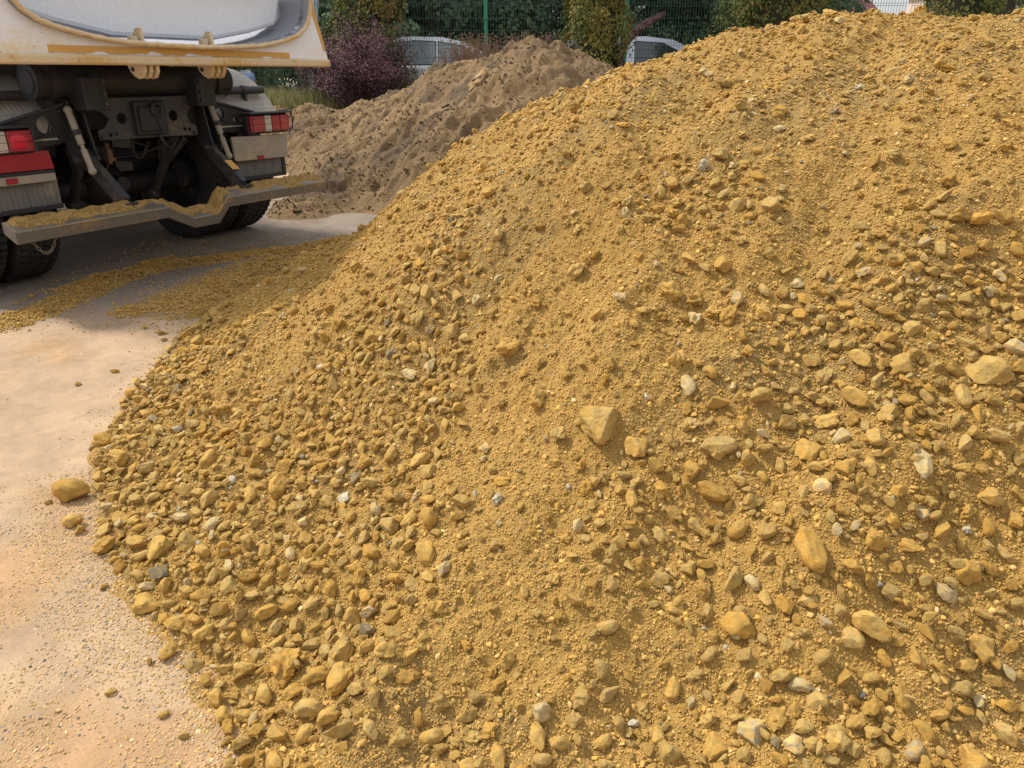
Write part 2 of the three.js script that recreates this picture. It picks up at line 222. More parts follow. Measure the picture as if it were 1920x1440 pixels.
// ---------------------------------------------------------------- stones
function boxUV(g, k = 1) { const p = g.attributes.position, n = g.attributes.normal, uv = new Float32Array(p.count * 2); for (let i = 0; i < p.count; i += 3) { const ax = Math.abs(n.getX(i) + n.getX(i + 1) + n.getX(i + 2)), ay = Math.abs(n.getY(i) + n.getY(i + 1) + n.getY(i + 2)), az = Math.abs(n.getZ(i) + n.getZ(i + 1) + n.getZ(i + 2)); for (let j = i; j < i + 3; j++) { const x = p.getX(j), y = p.getY(j), z = p.getZ(j); const [a, b] = ax >= ay && ax >= az ? [z, y] : ay >= az ? [x, z] : [x, y]; uv[2 * j] = a * k; uv[2 * j + 1] = b * k; } } g.setAttribute('uv', new THREE.BufferAttribute(uv, 2)); return g; }
function stoneGeo(seed, detail, { cuts, planes = 12, soft = 18, rough = 0.07, sx = 1, sy = 0.75, sz = 0.85, crease = 0.5 } = {}) {
  const r = rng(seed); let g = new THREE.IcosahedronGeometry(1, detail); g.deleteAttribute('uv'); g.deleteAttribute('normal'); g = mergeVertices(g, 1e-4);
  const P = []; for (let i = 0; i < planes; i++) { const z = 2 * r() - 1, a = r() * 6.283, q = Math.sqrt(1 - z * z); P.push([q * Math.cos(a), q * Math.sin(a), z, lerp(0.5, 1.0, r())]); }
  if (cuts) { P.length = 0; for (const c of cuts) { const l = Math.hypot(c[0], c[1], c[2]); P.push([c[0] / l, c[1] / l, c[2] / l, c[3]]); } }
  const p = g.attributes.position, o = seed * 1.37;
  for (let i = 0; i < p.count; i++) {
    const d = V3().fromBufferAttribute(p, i).normalize(); let s = Math.exp(-soft * 1.12);
    for (const [a, b, c, w] of P) { const k = d.x * a + d.y * b + d.z * c; if (k > 0.05) s += Math.exp(-soft * Math.min(3, w / k)); }
    let m = -Math.log(s) / soft; m *= 1 + rough * (1.5 * N3(d.x * 1.7 + o, d.y * 1.7, d.z * 1.7) + 0.6 * N3(d.x * 5 + o, d.y * 5, d.z * 5) + 0.42 * N3(d.x * 13 + o, d.y * 13, d.z * 13));
    d.multiplyScalar(m); p.setXYZ(i, d.x * sx, d.y * sy, d.z * sz);
  }
  g.computeBoundingBox(); const b = g.boundingBox, w = 1 / Math.max(b.max.x - b.min.x, b.max.z - b.min.z); g.translate(-(b.max.x + b.min.x) / 2, -(b.max.y + b.min.y) / 2, -(b.max.z + b.min.z) / 2); g.scale(w, w, w);
  g = toCreasedNormals(g, crease); return boxUV(g, 1.2);
}
const STONES = []; for (let i = 0; i < 9; i++) STONES.push(stoneGeo(100 + i, 6, { planes: 11 + (i % 4) * 3, soft: i % 3 ? 30 : 16, rough: 0.15 + 0.03 * (i % 3), sx: 1 + 0.25 * (i % 2), sy: [0.8, 0.55, 0.7, 0.9, 0.45][i % 5], sz: [0.8, 0.95, 0.65, 0.75][i % 4], crease: 0.75 }));
const ANGULAR = []; for (let i = 0; i < 9; i++) ANGULAR.push(stoneGeo(200 + i, 7, { planes: 7 + (i % 3) * 2, soft: 170, rough: 0.075, sx: 1 + 0.3 * (i % 2), sy: [0.6, 0.75, 0.42, 0.85][i % 4], sz: [0.7, 0.9, 0.6][i % 3], crease: 0.4 }));
const CLODS = []; for (let i = 0; i < 6; i++) CLODS.push(stoneGeo(260 + i, 6, { planes: 14, soft: 10, rough: 0.3, sx: 1.1, sy: [0.7, 0.55, 0.8][i % 3], sz: [0.85, 0.95][i % 2], crease: 0.9 }));
scatterClods();
const SMALL = []; for (let i = 0; i < 8; i++) SMALL.push(stoneGeo(300 + i, 2, { planes: 8 + (i % 4) * 2, soft: i % 2 ? 30 : 14, rough: 0.09, sy: [0.6, 0.8, 0.5, 0.9][i % 4], sz: [0.8, 0.65, 0.95][i % 3], crease: 0.6 }));
const CRUMB = []; for (let i = 0; i < 5; i++) CRUMB.push(stoneGeo(400 + i, 1, { planes: 7, soft: 16, rough: 0.16, sy: 0.75, sz: 0.85, crease: 0.9 }));
const WEDGE = stoneGeo(350, 9, { cuts: [[-0.45, 0.75, 0.5, 0.42], [0.75, 0.12, 0.65, 0.42], [0.2, 0.85, -0.5, 0.6], [-0.9, -0.1, 0.3, 0.62], [0.5, 0.3, -0.8, 0.8], [0, -1, 0, 0.6], [-0.5, 0, -0.8, 0.75]], soft: 60, rough: 0.09, sx: 1.1, sy: 0.95, sz: 0.95, crease: 0.4 });
const COAT = mat(0xffffff, 0.96, { map: coatMap, bumpMap: coatBump, bumpScale: 0.0014 });
const BARE = mat(0xffffff, 0.85, { map: patchMap, bumpMap: coatBump, bumpScale: 0.0003 });
const PLAINCOAT = mat(0xffffff, 0.96);
const PLAINBARE = mat(lin(0.4, 0.36, 0.28), 0.9);
const tints = {
  e: r => { const k = lerp(0.8, 1.1, r()); return [0.50 * k, 0.33 * k, 0.165 * k]; },
  s: r => { const k = lerp(0.9, 1.08, r()); return [0.44 * k, 0.26 * k, 0.067 * k]; },
  o: r => { const k = lerp(0.9, 1.2, r()), w = r(); return [0.52 * k, lerp(0.29, 0.345, w) * k, lerp(0.055, 0.11, w) * k]; },
  t: r => { const k = lerp(0.9, 1.15, r()); return [0.53 * k, 0.35 * k, 0.118 * k]; },
  p: r => { const k = lerp(0.95, 1.1, r()); return [0.60 * k, 0.45 * k, 0.225 * k]; },
  g: r => { const k = lerp(0.75, 1.1, r()); return [0.86 * k, 0.83 * k, 0.78 * k]; },      // times patchMap
  d: r => { const k = lerp(0.4, 0.65, r()); return [0.7 * k, 0.72 * k, 0.78 * k]; },
  w: r => { const k = lerp(0.95, 1.1, r()); return [0.62 * k, 0.55 * k, 0.42 * k]; },
};
const matCache = {};
function stoneMat(kind, r) { const v = Math.floor(r() * 6), key = kind + v; if (!matCache[key]) { const m = ('gd'.includes(kind) ? BARE : COAT).clone(); const c = tints[kind](rng(900 + v * 17 + kind.charCodeAt(0))); m.color.setRGB(...c); matCache[key] = m; } return matCache[key]; }
const surfaceY = (x, z) => Math.max(heapHeight(x, z), groundHeight(x, z));
function seat(q, x, z, r, flat = 0.7) { const n = heapHeight(x, z, false) > 0.02 ? heapNormal(x, z) : V3(0, 1, 0); const up = V3(r() - 0.5, 0, r() - 0.5).multiplyScalar(0.7 * (1 - flat) + 0.25).add(n).normalize(); q.setFromUnitVectors(V3(0, 1, 0), up); q.multiply(new THREE.Quaternion().setFromAxisAngle(V3(0, 1, 0), r() * 6.283)); return n; }
const HERO = `0.242,-1.73,0.11,0.084,o;-1.558,-2.236,0.132,0.085,o;-1.465,-2.071,0.071,0.046,o;-1.29,-1.936,0.081,0.057,o;0.662,-1.347,0.11,0.067,o;0.5,-1.27,0.084,0.061,o;0.745,-1.217,0.085,0.068,o;0.707,-1.198,0.056,0.038,t;0.49,-1.547,0.081,0.057,o;0.515,-1.627,0.097,0.046,t;0.458,-2.059,0.071,0.052,o;0.465,-1.782,0.062,0.034,p;0.216,-1.306,0.053,0.043,t;0.065,-1.139,0.04,0.038,p;0.064,-1.066,0.045,0.041,t;0.056,-1.106,0.062,0.035,o;0.192,-1.227,0.046,0.035,t;-0.006,-1.268,0.043,0.041,o;0.48,-1.07,0.053,0.041,g;0.54,-1.334,0.043,0.031,p;0.506,-1.351,0.068,0.046,o;0.589,-1.137,0.048,0.029,p;0.559,-1.16,0.053,0.044,o;0.614,-1.102,0.047,0.037,t;0.927,-1.464,0.079,0.037,p;0.894,-1.108,0.045,0.034,t;0.87,-0.99,0.085,0.061,o;0.766,-1.005,0.049,0.037,g;0.547,-1.026,0.038,0.025,g;-0.669,-1.395,0.069,0.061,o;-0.59,-1.312,0.058,0.053,o;-0.606,-1.195,0.055,0.043,o;-0.583,-1.151,0.04,0.033,o;-1.029,-1.664,0.076,0.042,o;-0.893,-1.475,0.056,0.036,o;-0.813,-1.439,0.052,0.035,t;-1.049,-1.997,0.061,0.048,p;-1.057,-1.846,0.1,0.065,o;-1.173,-1.918,0.077,0.047,o;-0.897,-1.783,0.063,0.053,o;-0.926,-1.709,0.031,0.028,p;-0.721,-1.557,0.046,0.04,t;-0.991,-1.712,0.052,0.04,o;-0.721,-1.971,0.099,0.076,o;-0.499,-1.876,0.044,0.025,w;-0.586,-2.14,0.08,0.045,o;-1.039,-2.227,0.085,0.051,o;-0.743,-2.117,0.059,0.045,o;-0.511,-2.29,0.051,0.036,o;-0.609,-1.816,0.031,0.025,g;-0.411,-2.356,0.037,0.029,d;-0.438,-2.499,0.038,0.025,d;-0.043,-2.429,0.04,0.033,g;-0.322,-2.428,0.067,0.048,o;-0.168,-2.565,0.053,0.049,o;-0.008,-2.136,0.076,0.053,o;-0.161,-2.032,0.049,0.046,o;0.603,-1.944,0.068,0.05,o;0.447,-1.853,0.055,0.052,o;0.569,-1.973,0.048,0.039,o;1.377,-2.908,0.07,0.027,t;1.551,-2.929,0.062,0.043,o;0.924,-2.736,0.07,0.044,o;0.903,-2.635,0.047,0.025,p;1.001,-2.629,0.032,0.025,t;1.033,-3.032,0.036,0.032,g;1.846,-3.392,0.04,0.029,p;0.854,-1.665,0.077,0.061,o;1.149,-1.645,0.104,0.057,o;1.068,-1.837,0.045,0.036,t;-0.054,-1.906,0.043,0.046,o;1.242,-1.866,0.036,0.033,p;0.601,-1.346,0.036,0.026,o;0.446,-1.595,0.053,0.043,o;-0.388,-1.788,0.052,0.04,g;0.806,-1.755,0.055,0.036,t;-0.166,-1.501,0.048,0.032,g;0.347,-1.402,0.045,0.032,t;0.223,-1.137,0.038,0.031,t;0.257,-1.146,0.029,0.027,w`.split(';').map(l => { const a = l.split(','); return [+a[0], +a[1], +a[2], +a[3], a[4]]; });
const HERO_LABEL = {
  0: 'large wedge-shaped ochre rock standing out in the middle of the gravel heap', 1: 'big angular ochre rock lying loose on the yard beside the heap', 2: 'small ochre stone on the yard below the big loose rock', 3: 'flat ochre stone at the tip of the heap foot',
  4: 'largest smooth oval ochre boulder low on the heap', 5: 'round dust-coated ochre boulder near the oval boulder', 6: 'lumpy ochre boulder resting above a pale angular stone', 7: 'pale tan angular stone under the lumpy ochre boulder', 9: 'long flat tan slab of stone in mid heap',
  10: 'square ochre block high in the middle of the heap', 11: 'upright pale splinter of stone above the wedge-shaped rock', 13: 'pale star-shaped stone near the bottom edge of the heap', 15: 'long dark ochre stone just below the pale star-shaped one', 18: 'pale grey rock with dust patches at the bottom of the heap',
  19: 'small pale oval stone beside a long ochre one', 24: 'pale wedge slab of stone on the heap, far from its foot', 26: 'broad flat ochre slab at the bottom corner of the heap', 29: 'bulky ochre stone at the heap foot over the pebbly ground', 33: 'blunt ochre stone jutting from the heap foot onto the yard',
  36: 'pale triangular stone near the heap foot', 37: 'large crumbly ochre clod near the heap foot', 44: 'white stone standing out on the lower slope of the heap', 50: 'dark grey stone on the left slope of the heap', 51: 'small flat dark grey stone higher on the left slope', 60: 'flat tan stone near the crest of the heap', 66: 'small pale stone right on the crest of the heap', 67: 'round crumbly ochre clod on the right of the heap', 68: 'broad low ochre clod at the right edge of the heap', 79: 'small white stone low on the heap between ochre ones',
};
const COLOUR_WORD = { o: 'ochre', t: 'tan', p: 'pale', g: 'grey', d: 'dark grey', w: 'white' };
function zoneOf(x, z) { const d = grid(HG.d, x, z); if (d < -0.05) return 'lying on the yard off the heap'; if (d < 0.35) return x < -0.6 ? 'at the left foot of the heap' : 'at the near foot of the heap'; if (d < 0.8) return x < 0 ? 'on the lower left slope of the heap' : 'on the lower slope of the heap'; if (d < 1.4) return x < 0 ? 'on the left flank of the heap' : 'in the middle of the heap'; return 'high on the heap near its crest'; }
const LANDMARK = { 0: 'the large wedge rock', 1: 'the big loose rock on the yard', 4: 'the smooth oval boulder', 5: 'the round boulder', 6: 'the lumpy boulder', 9: 'the long flat slab', 10: 'the square block', 11: 'the pale splinter', 13: 'the pale star-shaped stone', 18: 'the pale grey rock', 24: 'the pale wedge slab', 26: 'the broad corner slab', 29: 'the bulky foot stone', 33: 'the blunt jutting stone', 36: 'the pale triangular stone', 37: 'the large crumbly clod', 44: 'the white stone', 50: 'the dark grey stone', 60: 'the flat tan crest stone', 67: 'the round crumbly clod', 68: 'the broad low clod' };
function whereOf(x, z) {
  let b = null, bd = 0.42; for (const k in LANDMARK) { const h = HERO[k], q = Math.hypot(h[0] - x, h[1] - z); if (q < bd && q > 1e-3) { bd = q; b = k; } }
  if (b === null) return zoneOf(x, z); const dx = x - HERO[b][0], dz = HERO[b][1] - z, near = bd < 0.14 ? 'close ' : '';
  return near + (Math.abs(dx) > Math.abs(dz) * 1.4 ? (dx < 0 ? 'left of ' : 'right of ') : Math.abs(dz) > Math.abs(dx) * 1.4 ? (dz > 0 ? 'above ' : 'below ') : (dz > 0 ? 'above and ' : 'below and ') + (dx < 0 ? 'left of ' : 'right of ')) + LANDMARK[b];
}
const shade = o => { const c = o.material.color; return c.r < 0.44 ? 'darker ' : c.r > 0.53 ? 'lighter ' : ''; };
function heroStone(x, z, w, h, kind, label, r, sink) {
  const lib = r() < (kind === 'o' ? 0.28 : 0.12) ? STONES : ANGULAR, g = (kind === 'o' && stoniness(x, z) < 0.32 ? CLODS : lib)[Math.floor(r() * 6)];
  const o = mesh('stone', g, stoneMat(kind, r)); o.userData.sized = w;
  const n = seat(o.quaternion, x, z, r); const bb = g.boundingBox || (g.computeBoundingBox(), g.boundingBox), gy = bb.max.y - bb.min.y;
  o.scale.set(w, Math.min(w * 1.05, Math.max(h, w * 0.45)) / gy * lerp(0.85, 1, r()), w);
  const y = surfaceY(x, z); o.position.set(x, y, z).addScaledVector(n, o.scale.y * gy * sink);
  if (label && label.startsWith('large wedge')) { o.geometry = WEDGE; o.quaternion.setFromAxisAngle(V3(0, 1, 0), 0.15); o.scale.setScalar(0.125); o.position.set(x, y + 0.03, z); }
  delete o.userData.sized;
  const lw = label || `${w > 0.065 ? 'large ' : w > 0.05 ? 'medium ' : w > 0.04 ? 'smallish ' : 'small '}${kind === 'o' ? shade(o) : ''}${COLOUR_WORD[kind]} ${lib === STONES ? 'rounded' : 'angular'} stone ${whereOf(x, z)}`;
  return tag(o, lw, 'stone', 'stones lying on and around the ochre heap');
}
{
  const o = mesh('soil_block', CLODS[3], mat(lin(0.40, 0.265, 0.14), 0.97, { map: coatMap, bumpMap: coatBump, bumpScale: 0.002 })); o.scale.set(0.34, 0.2, 0.24); o.rotation.set(0.35, 0.5, 0.35); o.position.set(-0.36, brownHeight(-0.36, -8.75) + 0.02, -8.75);
  tag(o, 'smooth pale lump of soil lying on the flank of the brown heap', 'soil lump');
  const pts = []; for (let i = 0; i <= 10; i++) { const t = i / 10; pts.push([t * 0.045, 0.006 * Math.sin(Math.PI * t)]); } const leaf = slab([...pts, ...pts.slice(1, -1).reverse().map(([x, y]) => [x, -y])], 0.0012).rotateX(-Math.PI / 2 + 0.25);
  const l = mesh('dry_leaf', leaf, mat(lin(0.30, 0.11, 0.085), 0.8)); l.position.set(-0.735, groundHeight(-0.735, -1.335) + 0.004, -1.335); l.rotation.y = 0.7; tag(l, 'narrow reddish dry leaf on the ground beside the heap foot', 'leaf');
}
const placed = [];
{
  const r = rng(77);
  HERO.forEach(([x, z, w, h, k], i) => { heroStone(x, z, w, h, k, HERO_LABEL[i], r, grid(HG.d, x, z) < -0.02 ? 0.42 : 0.3); placed.push([x, z, w * 0.5]); });
}
const kindPick = (r) => { const u = r(); return u < 0.80 ? 'o' : u < 0.945 ? 't' : u < 0.972 ? 'p' : u < 0.99 ? 'g' : u < 0.997 ? 'd' : 'w'; };
const cell = new Map(); const ck = (x, z) => Math.floor(x / 0.08) + ',' + Math.floor(z / 0.08);
function free(x, z, R, pack = 0.8) { const i = Math.floor(x / 0.08), j = Math.floor(z / 0.08); for (let a = -1; a <= 1; a++) for (let b = -1; b <= 1; b++) { const l = cell.get((i + a) + ',' + (j + b)); if (l) for (const [px, pz, pr] of l) if (Math.hypot(px - x, pz - z) < (pr + R) * pack) return false; } return true; }
function occupy(x, z, R) { const k = ck(x, z); if (!cell.has(k)) cell.set(k, []); cell.get(k).push([x, z, R]); }
placed.forEach(p => occupy(...p));
{                                                       // the rest: the largest are stones of their own, the others one mass
  const r = rng(4242), cand = [];
  for (let t = 0; t < 46000; t++) {                      // fist-sized stones where the load rolled
    const x = lerp(-2.05, 2.9, r()), z = -lerp(0.75, 4.5, r()), s = stoniness(x, z), d = grid(HG.d, x, z); if (d < -0.02 || s < 0.22) continue;
    if (r() > 0.05 + 0.9 * s * s) continue;
    const w = lerp(0.03, 0.052, r()) * (1 + 0.55 * Math.pow(r(), 4)) * (1 + 0.3 * smooth(0.5, 0.05, d)); if (!free(x, z, w / 2, 0.92)) continue;
    occupy(x, z, w / 2); cand.push([x, z, w]);
  }
  for (let t = 0; t < 90000; t++) {
    const x = lerp(-2.05, 3.2, r()), z = -lerp(0.75, 4.9, r()), s = stoniness(x, z), d = grid(HG.d, x, z); if (d < -0.02 || z < -4.6 && d > 1.2) continue;
    if (r() > 0.12 + 1.1 * s * s) continue;
    const w = lerp(0.017, 0.03, r()) * (1 + 1.9 * Math.pow(r(), 4.5)) * lerp(0.8, 1.15, s); if (!free(x, z, w / 2, 0.83)) continue;
    occupy(x, z, w / 2); cand.push([x, z, w]);
  }
  const loose = [[-1.74, -3.0, .05], [-1.95, -3.35, .045], [-2.05, -3.2, .03], [-1.6, -2.65, .04], [-1.66, -2.58, .035], [-1.42, -2.03, .04], [-.98, -1.35, .03], [-.82, -1.28, .028], [-.93, -1.45, .025], [-1.9, -3.8, .04], [-1.96, -3.9, .04], [-2.1, -4.0, .035], [-3.1, -4.6, .035], [-1.62, -2.2, .03], [-.75, -1.22, .025], [-1.2, -1.75, .03]];
  for (const [x, z, w] of loose) { cand.push([x, z, w, true]); }
  cand.sort((a, b) => (b[3] ? 9 : b[2] / Math.hypot(b[0], b[1], 1)) - (a[3] ? 9 : a[2] / Math.hypot(a[0], a[1], 1)));
  const own = cand.slice(0, 215), rest = cand.slice(215);
  for (const [x, z, w, l] of own) heroStone(x, z, w, w * lerp(0.55, 0.9, r()), kindPick(r), null, r, l ? 0.4 : 0.31);
  // stuff: coated and bare stones in instanced batches
  const root = tag(new THREE.Group(), 'packed smaller stones and crumbs covering the ochre heap', 'rubble', null, 'stuff'); root.name = 'loose_rubble'; scene.add(root);
  const batches = {}; const put = (lib, name, x, z, w, kind, sink, y0) => { const b = Math.floor(r() * lib.length), key = name + (lib === STONES ? 'r' : lib === CLODS ? 'c' : 'a') + ('gd'.includes(kind) ? '_bare' : '') + b; (batches[key] ||= { lib, name, g: lib[b], m: name === 'rubble_stones' ? ('gd'.includes(kind) ? BARE : COAT) : ('gd'.includes(kind) ? PLAINBARE : PLAINCOAT), list: [] }).list.push([x, z, w, kind, sink, y0]); };
  for (const [x, z, w] of rest) { const s = stoniness(x, z); put(r() > s + 0.25 ? CLODS : r() < 0.3 ? STONES : ANGULAR, 'rubble_stones', x, z, w, kindPick(r), 0.25); }
  for (let t = 0; t < 7000; t++) {                       // a second layer piled on the packed patches
    const x = lerp(-2.0, 2.4, r()), z = -lerp(0.75, 3.4, r()), s = stoniness(x, z), d = grid(HG.d, x, z); if (d < 0.03 || r() > 1.2 * (s - 0.45)) continue; put(r() < 0.3 ? STONES : ANGULAR, 'rubble_stones', x, z, lerp(0.014, 0.036, r() ** 1.5), kindPick(r), 0.62);
  }
  for (let t = 0; t < 60000; t++) {                      // 7..18 mm chips between them
    const x = lerp(-2.2, 3.1, r()), z = -lerp(0.75, 4.7, r()), d = grid(HG.d, x, z), tl = d < 0.1 ? tailThickness(x, z) : 1; if (d < -0.06 * r() && r() > 0.5 * tl) continue; if (z < -4.5 && d > 1) continue;
    const s = stoniness(x, z); if (r() > 0.3 + 0.75 * s) continue; const w = lerp(0.007, 0.018, r() ** 1.7); if (!free(x, z, w / 2, 0.7)) continue;
    put(SMALL, 'rubble_chips', x, z, w, r() < 0.5 ? 's' : kindPick(r), 0.15);
  }
  for (let t = 0; t < 330000; t++) {                     // 2.5..7 mm crumbs
    const near = r() < 0.82, x = near ? lerp(-1.9, 2.2, r()) : lerp(-2.3, 3.1, r()), z = near ? -lerp(0.75, 2.7, r() ** 1.15) : -lerp(2.7, 4.7, r()), d = grid(HG.d, x, z); if (d < -0.1 * r() * r()) continue; if (z < -4.4 && d > 1) continue;
    put(CRUMB, 'rubble_crumbs', x, z, near ? lerp(0.0025, 0.0075, r() ** 1.6) : lerp(0.005, 0.011, r()), r() < 0.95 ? 's' : kindPick(r), 0.2);
  }
  for (let t = 0; t < 90000; t++) {                      // sand crumbs over the spilled streaks
    const x = lerp(-3.15, -0.9, r()), z = -lerp(3.9, 6.4, r()); if (grid(HG.d, x, z) > 0.15) continue; const k = tailThickness(x, z); if (k > 0 ? r() > 0.25 + 0.9 * k : r() > 0.035) continue;
    put(CRUMB, 'rubble_crumbs', x, z, lerp(0.005, 0.017, r() ** 2), 's', 0.3);
  }
  // grit and pebbles strewn over the yard
  for (let t = 0; t < 110000; t++) {
    const f = r() < 0.72, x = f ? lerp(-1.9, -0.3, r()) : lerp(-4.4, -1.0, r()), z = f ? -lerp(0.85, 2.4, r()) : -lerp(1.6, 8.2, r()), d = grid(HG.d, x, z); if (d > 0.0) continue;
    const p = clamp(0.3 + 1.5 * fbm(x * 2.4, z * 2.4, 3, 140)) * (f ? smooth(-2.5, -1.7, z + 0.5 * N2(x * 3, z * 3, 141)) : 0.16) + 0.9 * smooth(-0.3, -0.02, d) + 0.5 * (d < -0.02 ? tailThickness(x, z) : 0); if (r() > p) continue;
    const u = r(), kind = u < 0.6 ? 'e' : u < 0.75 ? 't' : u < 0.86 ? 'p' : u < 0.94 ? 'g' : u < 0.985 ? 'd' : 'w';
    put(SMALL, 'yard_grit', x, z, lerp(0.0024, 0.0095, r() ** 2.4) * (f ? 1 : 1.3) * (r() < 0.012 ? 2 : 1), kind, 0.04);
  }
  const q = new THREE.Quaternion(), M = new THREE.Matrix4(), P = V3(), S = V3(), c = new THREE.Color();
  for (const b of Object.values(batches)) {
    const im = new THREE.InstancedMesh(b.g, b.m, b.list.length); im.name = b.name; im.castShadow = im.receiveShadow = true; im.userData.kind = 'stuff';
    b.list.forEach(([x, z, w, kind, sink], i) => { const n = seat(q, x, z, r, 0.2); const fy = lerp(0.8, 1.1, r()); P.set(x, surfaceY(x, z), z).addScaledVector(n, w * sink); S.set(w, w * fy, w * lerp(0.8, 1.15, r())); im.setMatrixAt(i, M.compose(P, q, S)); im.setColorAt(i, c.setRGB(...tints[kind](r))); });
    root.add(im);
  }
}
// ---------------------------------------------------------------- dump truck seen from behind (local x right, y up, z rearward)
const truckBuild = (() => {
  const T = thing('dump_truck', 'white dump truck parked with its dirty rear end towards the heap', 'dump truck', [-2.163, 0, -5.209]);
  T.rotation.set(0, 60.215 * Math.PI / 180, -1.03 * Math.PI / 180, 'YXZ');
  const tm = tileNoise(21);
  const dirt = (base, dust, spot, amt, seedShift = 0) => dataTex(512, (u, v) => { const n = 0.45 * tm(u + seedShift, v, 6) + 0.3 * tm(u, v + seedShift, 17) + 0.25 * tm(u, v, 70), m = smooth(0.62 - amt, 0.98 - amt, n), s = tm(v, u, 150) > 0.955 ? spot : 1; return base.map((b, i) => clamp(lerp(b, dust[i], m) * s * (0.95 + 0.08 * tm(u, v, 200)), 0, 255)); }, true);
  const uvm = g => { const p = g.attributes.position, n = g.attributes.normal, uv = new Float32Array(p.count * 2); for (let i = 0; i < p.count; i++) { const ax = Math.abs(n.getX(i)), ay = Math.abs(n.getY(i)), az = Math.abs(n.getZ(i)), x = p.getX(i), y = p.getY(i), z = p.getZ(i); const [a, b] = ax > ay && ax > az ? [z, y] : ay > az ? [x, z] : [x, y]; uv[2 * i] = a; uv[2 * i + 1] = b; } g.setAttribute('uv', new THREE.BufferAttribute(uv, 2)); return g; };
  const P = (name, geo, m, parent = T, label) => { const g = uvm(geo.index ? geo.toNonIndexed() : geo); const o = mesh(name, g, m, parent); if (label) o.userData.label = label; return o; };
  const white = mat(0xffffff, 0.42, { map: dirt([226, 229, 236], [218, 202, 172], 0.7, 0.0) });
  const gateWhite = mat(0xffffff, 0.38, { map: dirt([224, 229, 238], [220, 214, 206], 0.9, -0.2, 0.3) });
  const dusty = mat(0xffffff, 0.85, { map: dirt([206, 184, 150], [196, 160, 98], 0.7, 0.22, 0.6) });
  const ochre = mat(0xffffff, 0.7, { map: dirt([206, 160, 84], [222, 204, 172], 0.85, -0.12, 0.15) });
  const steel = mat(0xffffff, 0.72, { metalness: 0.2, map: dirt([142, 143, 152], [170, 160, 148], 0.9, 0.0, 0.45) });
  const black = mat(0xffffff, 0.62, { map: dirt([38, 38, 42], [66, 58, 52], 0.9, 0.05, 0.2) });
  const darkSteel = mat(0xffffff, 0.55, { metalness: 0.3, map: dirt([62, 62, 66], [104, 92, 78], 0.9, 0.12, 0.7) });
  const aluDirty = mat(0xffffff, 0.5, { metalness: 0.45, map: dirt([112, 106, 99], [150, 124, 88], 0.75, 0.26, 0.33) });
  const beige = mat(0xffffff, 0.8, { map: dirt([150, 142, 130], [176, 160, 132], 0.75, 0.12, 0.52) });
  const rubber = mat(0xffffff, 0.85, { map: dirt([44, 42, 42], [84, 72, 62], 0.95, 0.06, 0.11), bumpMap: rep(dustBump, 3), bumpScale: 0.003 });
  const red = mat(0xffffff, 0.6, { map: dirt([150, 26, 38], [128, 72, 70], 0.9, 0.02, 0.77) });
  const sandM = mat(0xffffff, 0.97, { vertexColors: false, color: lin(0.46, 0.275, 0.082), map: rep(sandMap, 3), bumpMap: rep(sandBump, 3), bumpScale: 0.004 });
  // white paint with grainy sand splashes, thickest at the lower corners as in the photograph
  const frameTex = dataTex(1024, (u, v) => { const x = (u - 0.5) * 2.56, y = 1.4 + v * 1.3, n = 0.4 * tm(u, v, 9) + 0.3 * tm(u, v, 30) + 0.3 * tm(v, u, 140), c = 0.85 * Math.exp(-(((x + 1.05) / 0.4) ** 2 + ((y - 1.45) / 0.13) ** 2)) + 0.6 * Math.exp(-(((x - 1.15) / 0.2) ** 2 + ((y - 1.46) / 0.08) ** 2)), m = smooth(0.55, 1.0, n * 0.62 + c * 0.62), sp = tm(v, u, 230) > 0.95 && tm(u, v, 12) > 0.45 ? 0.62 : 1; return [lerp(228, 222, m) * sp, lerp(229, 204, m) * sp, lerp(236, 168, m) * sp]; }, true);
  frameTex.repeat.set(1 / 2.56, 1 / 1.3); frameTex.offset.set(0.5, -1.4 / 1.3);
  const frameM = mat(0xffffff, 0.5, { map: frameTex });
  // ----- tipper body
  const OP = [[-1.13, 2.6], [-1.12, 2.0], [-1.084, 1.82], [-1.043, 1.688], [-0.95, 1.605], [-0.8, 1.557], [-0.62, 1.524], [-0.44, 1.505], [-0.2, 1.494], [0, 1.491], [0.2, 1.494], [0.44, 1.503], [0.62, 1.52], [0.8, 1.553], [0.95, 1.602], [1.043, 1.688], [1.084, 1.82], [1.12, 2.0], [1.13, 2.6]];
  const curve = new THREE.SplineCurve(OP.map(p => new THREE.Vector2(...p))).getPoints(90).map(p => [p.x, p.y]);
  const frame = P('rear_frame', slab([[-1.27, 1.40], [1.27, 1.40], [1.275, 1.43], [1.145, 1.825], [1.2, 2.6], ...curve.slice().reverse(), [-1.2, 2.6], [-1.145, 1.825], [-1.275, 1.43]], 0.05, 0.05, 0.004), frameM, T, 'white frame plate round the curved body opening, splashed with sand');
  P('bottom_flange', box(2.54, 0.055, 0.12, 0, 1.395, 0.075, 0.016), dusty, frame, 'sand coated bottom flange');
  const strip = (pts, n) => { const s = rng(n), low = []; const [x0, y0, x1, y1, h] = pts; for (let i = 0; i <= 90; i++) { const t = i / 90, x = lerp(x1, x0, t); low.push([x, lerp(y1, y0, t) - h + 0.022 * Math.max(0, 1.3 * fbm(x * 6, n, 4, 7) - 0.1) + 0.004 * s()]); } return slab([[x0, y0], [x1, y1], ...low], 0.004, 0.1); };
  P('marker_strip', strip([-0.9, 1.468, 0.87, 1.462, 0.041], 3), ochre, frame, 'chipped yellow strip along the bottom of the frame');
  P('marker_strip', slab([[1.105, 1.825], [1.143, 1.83], [1.252, 1.50], [1.243, 1.475], [1.225, 1.5], [1.21, 1.55]], 0.004, 0.1), ochre, frame, 'yellow strip down the slanted frame edge');
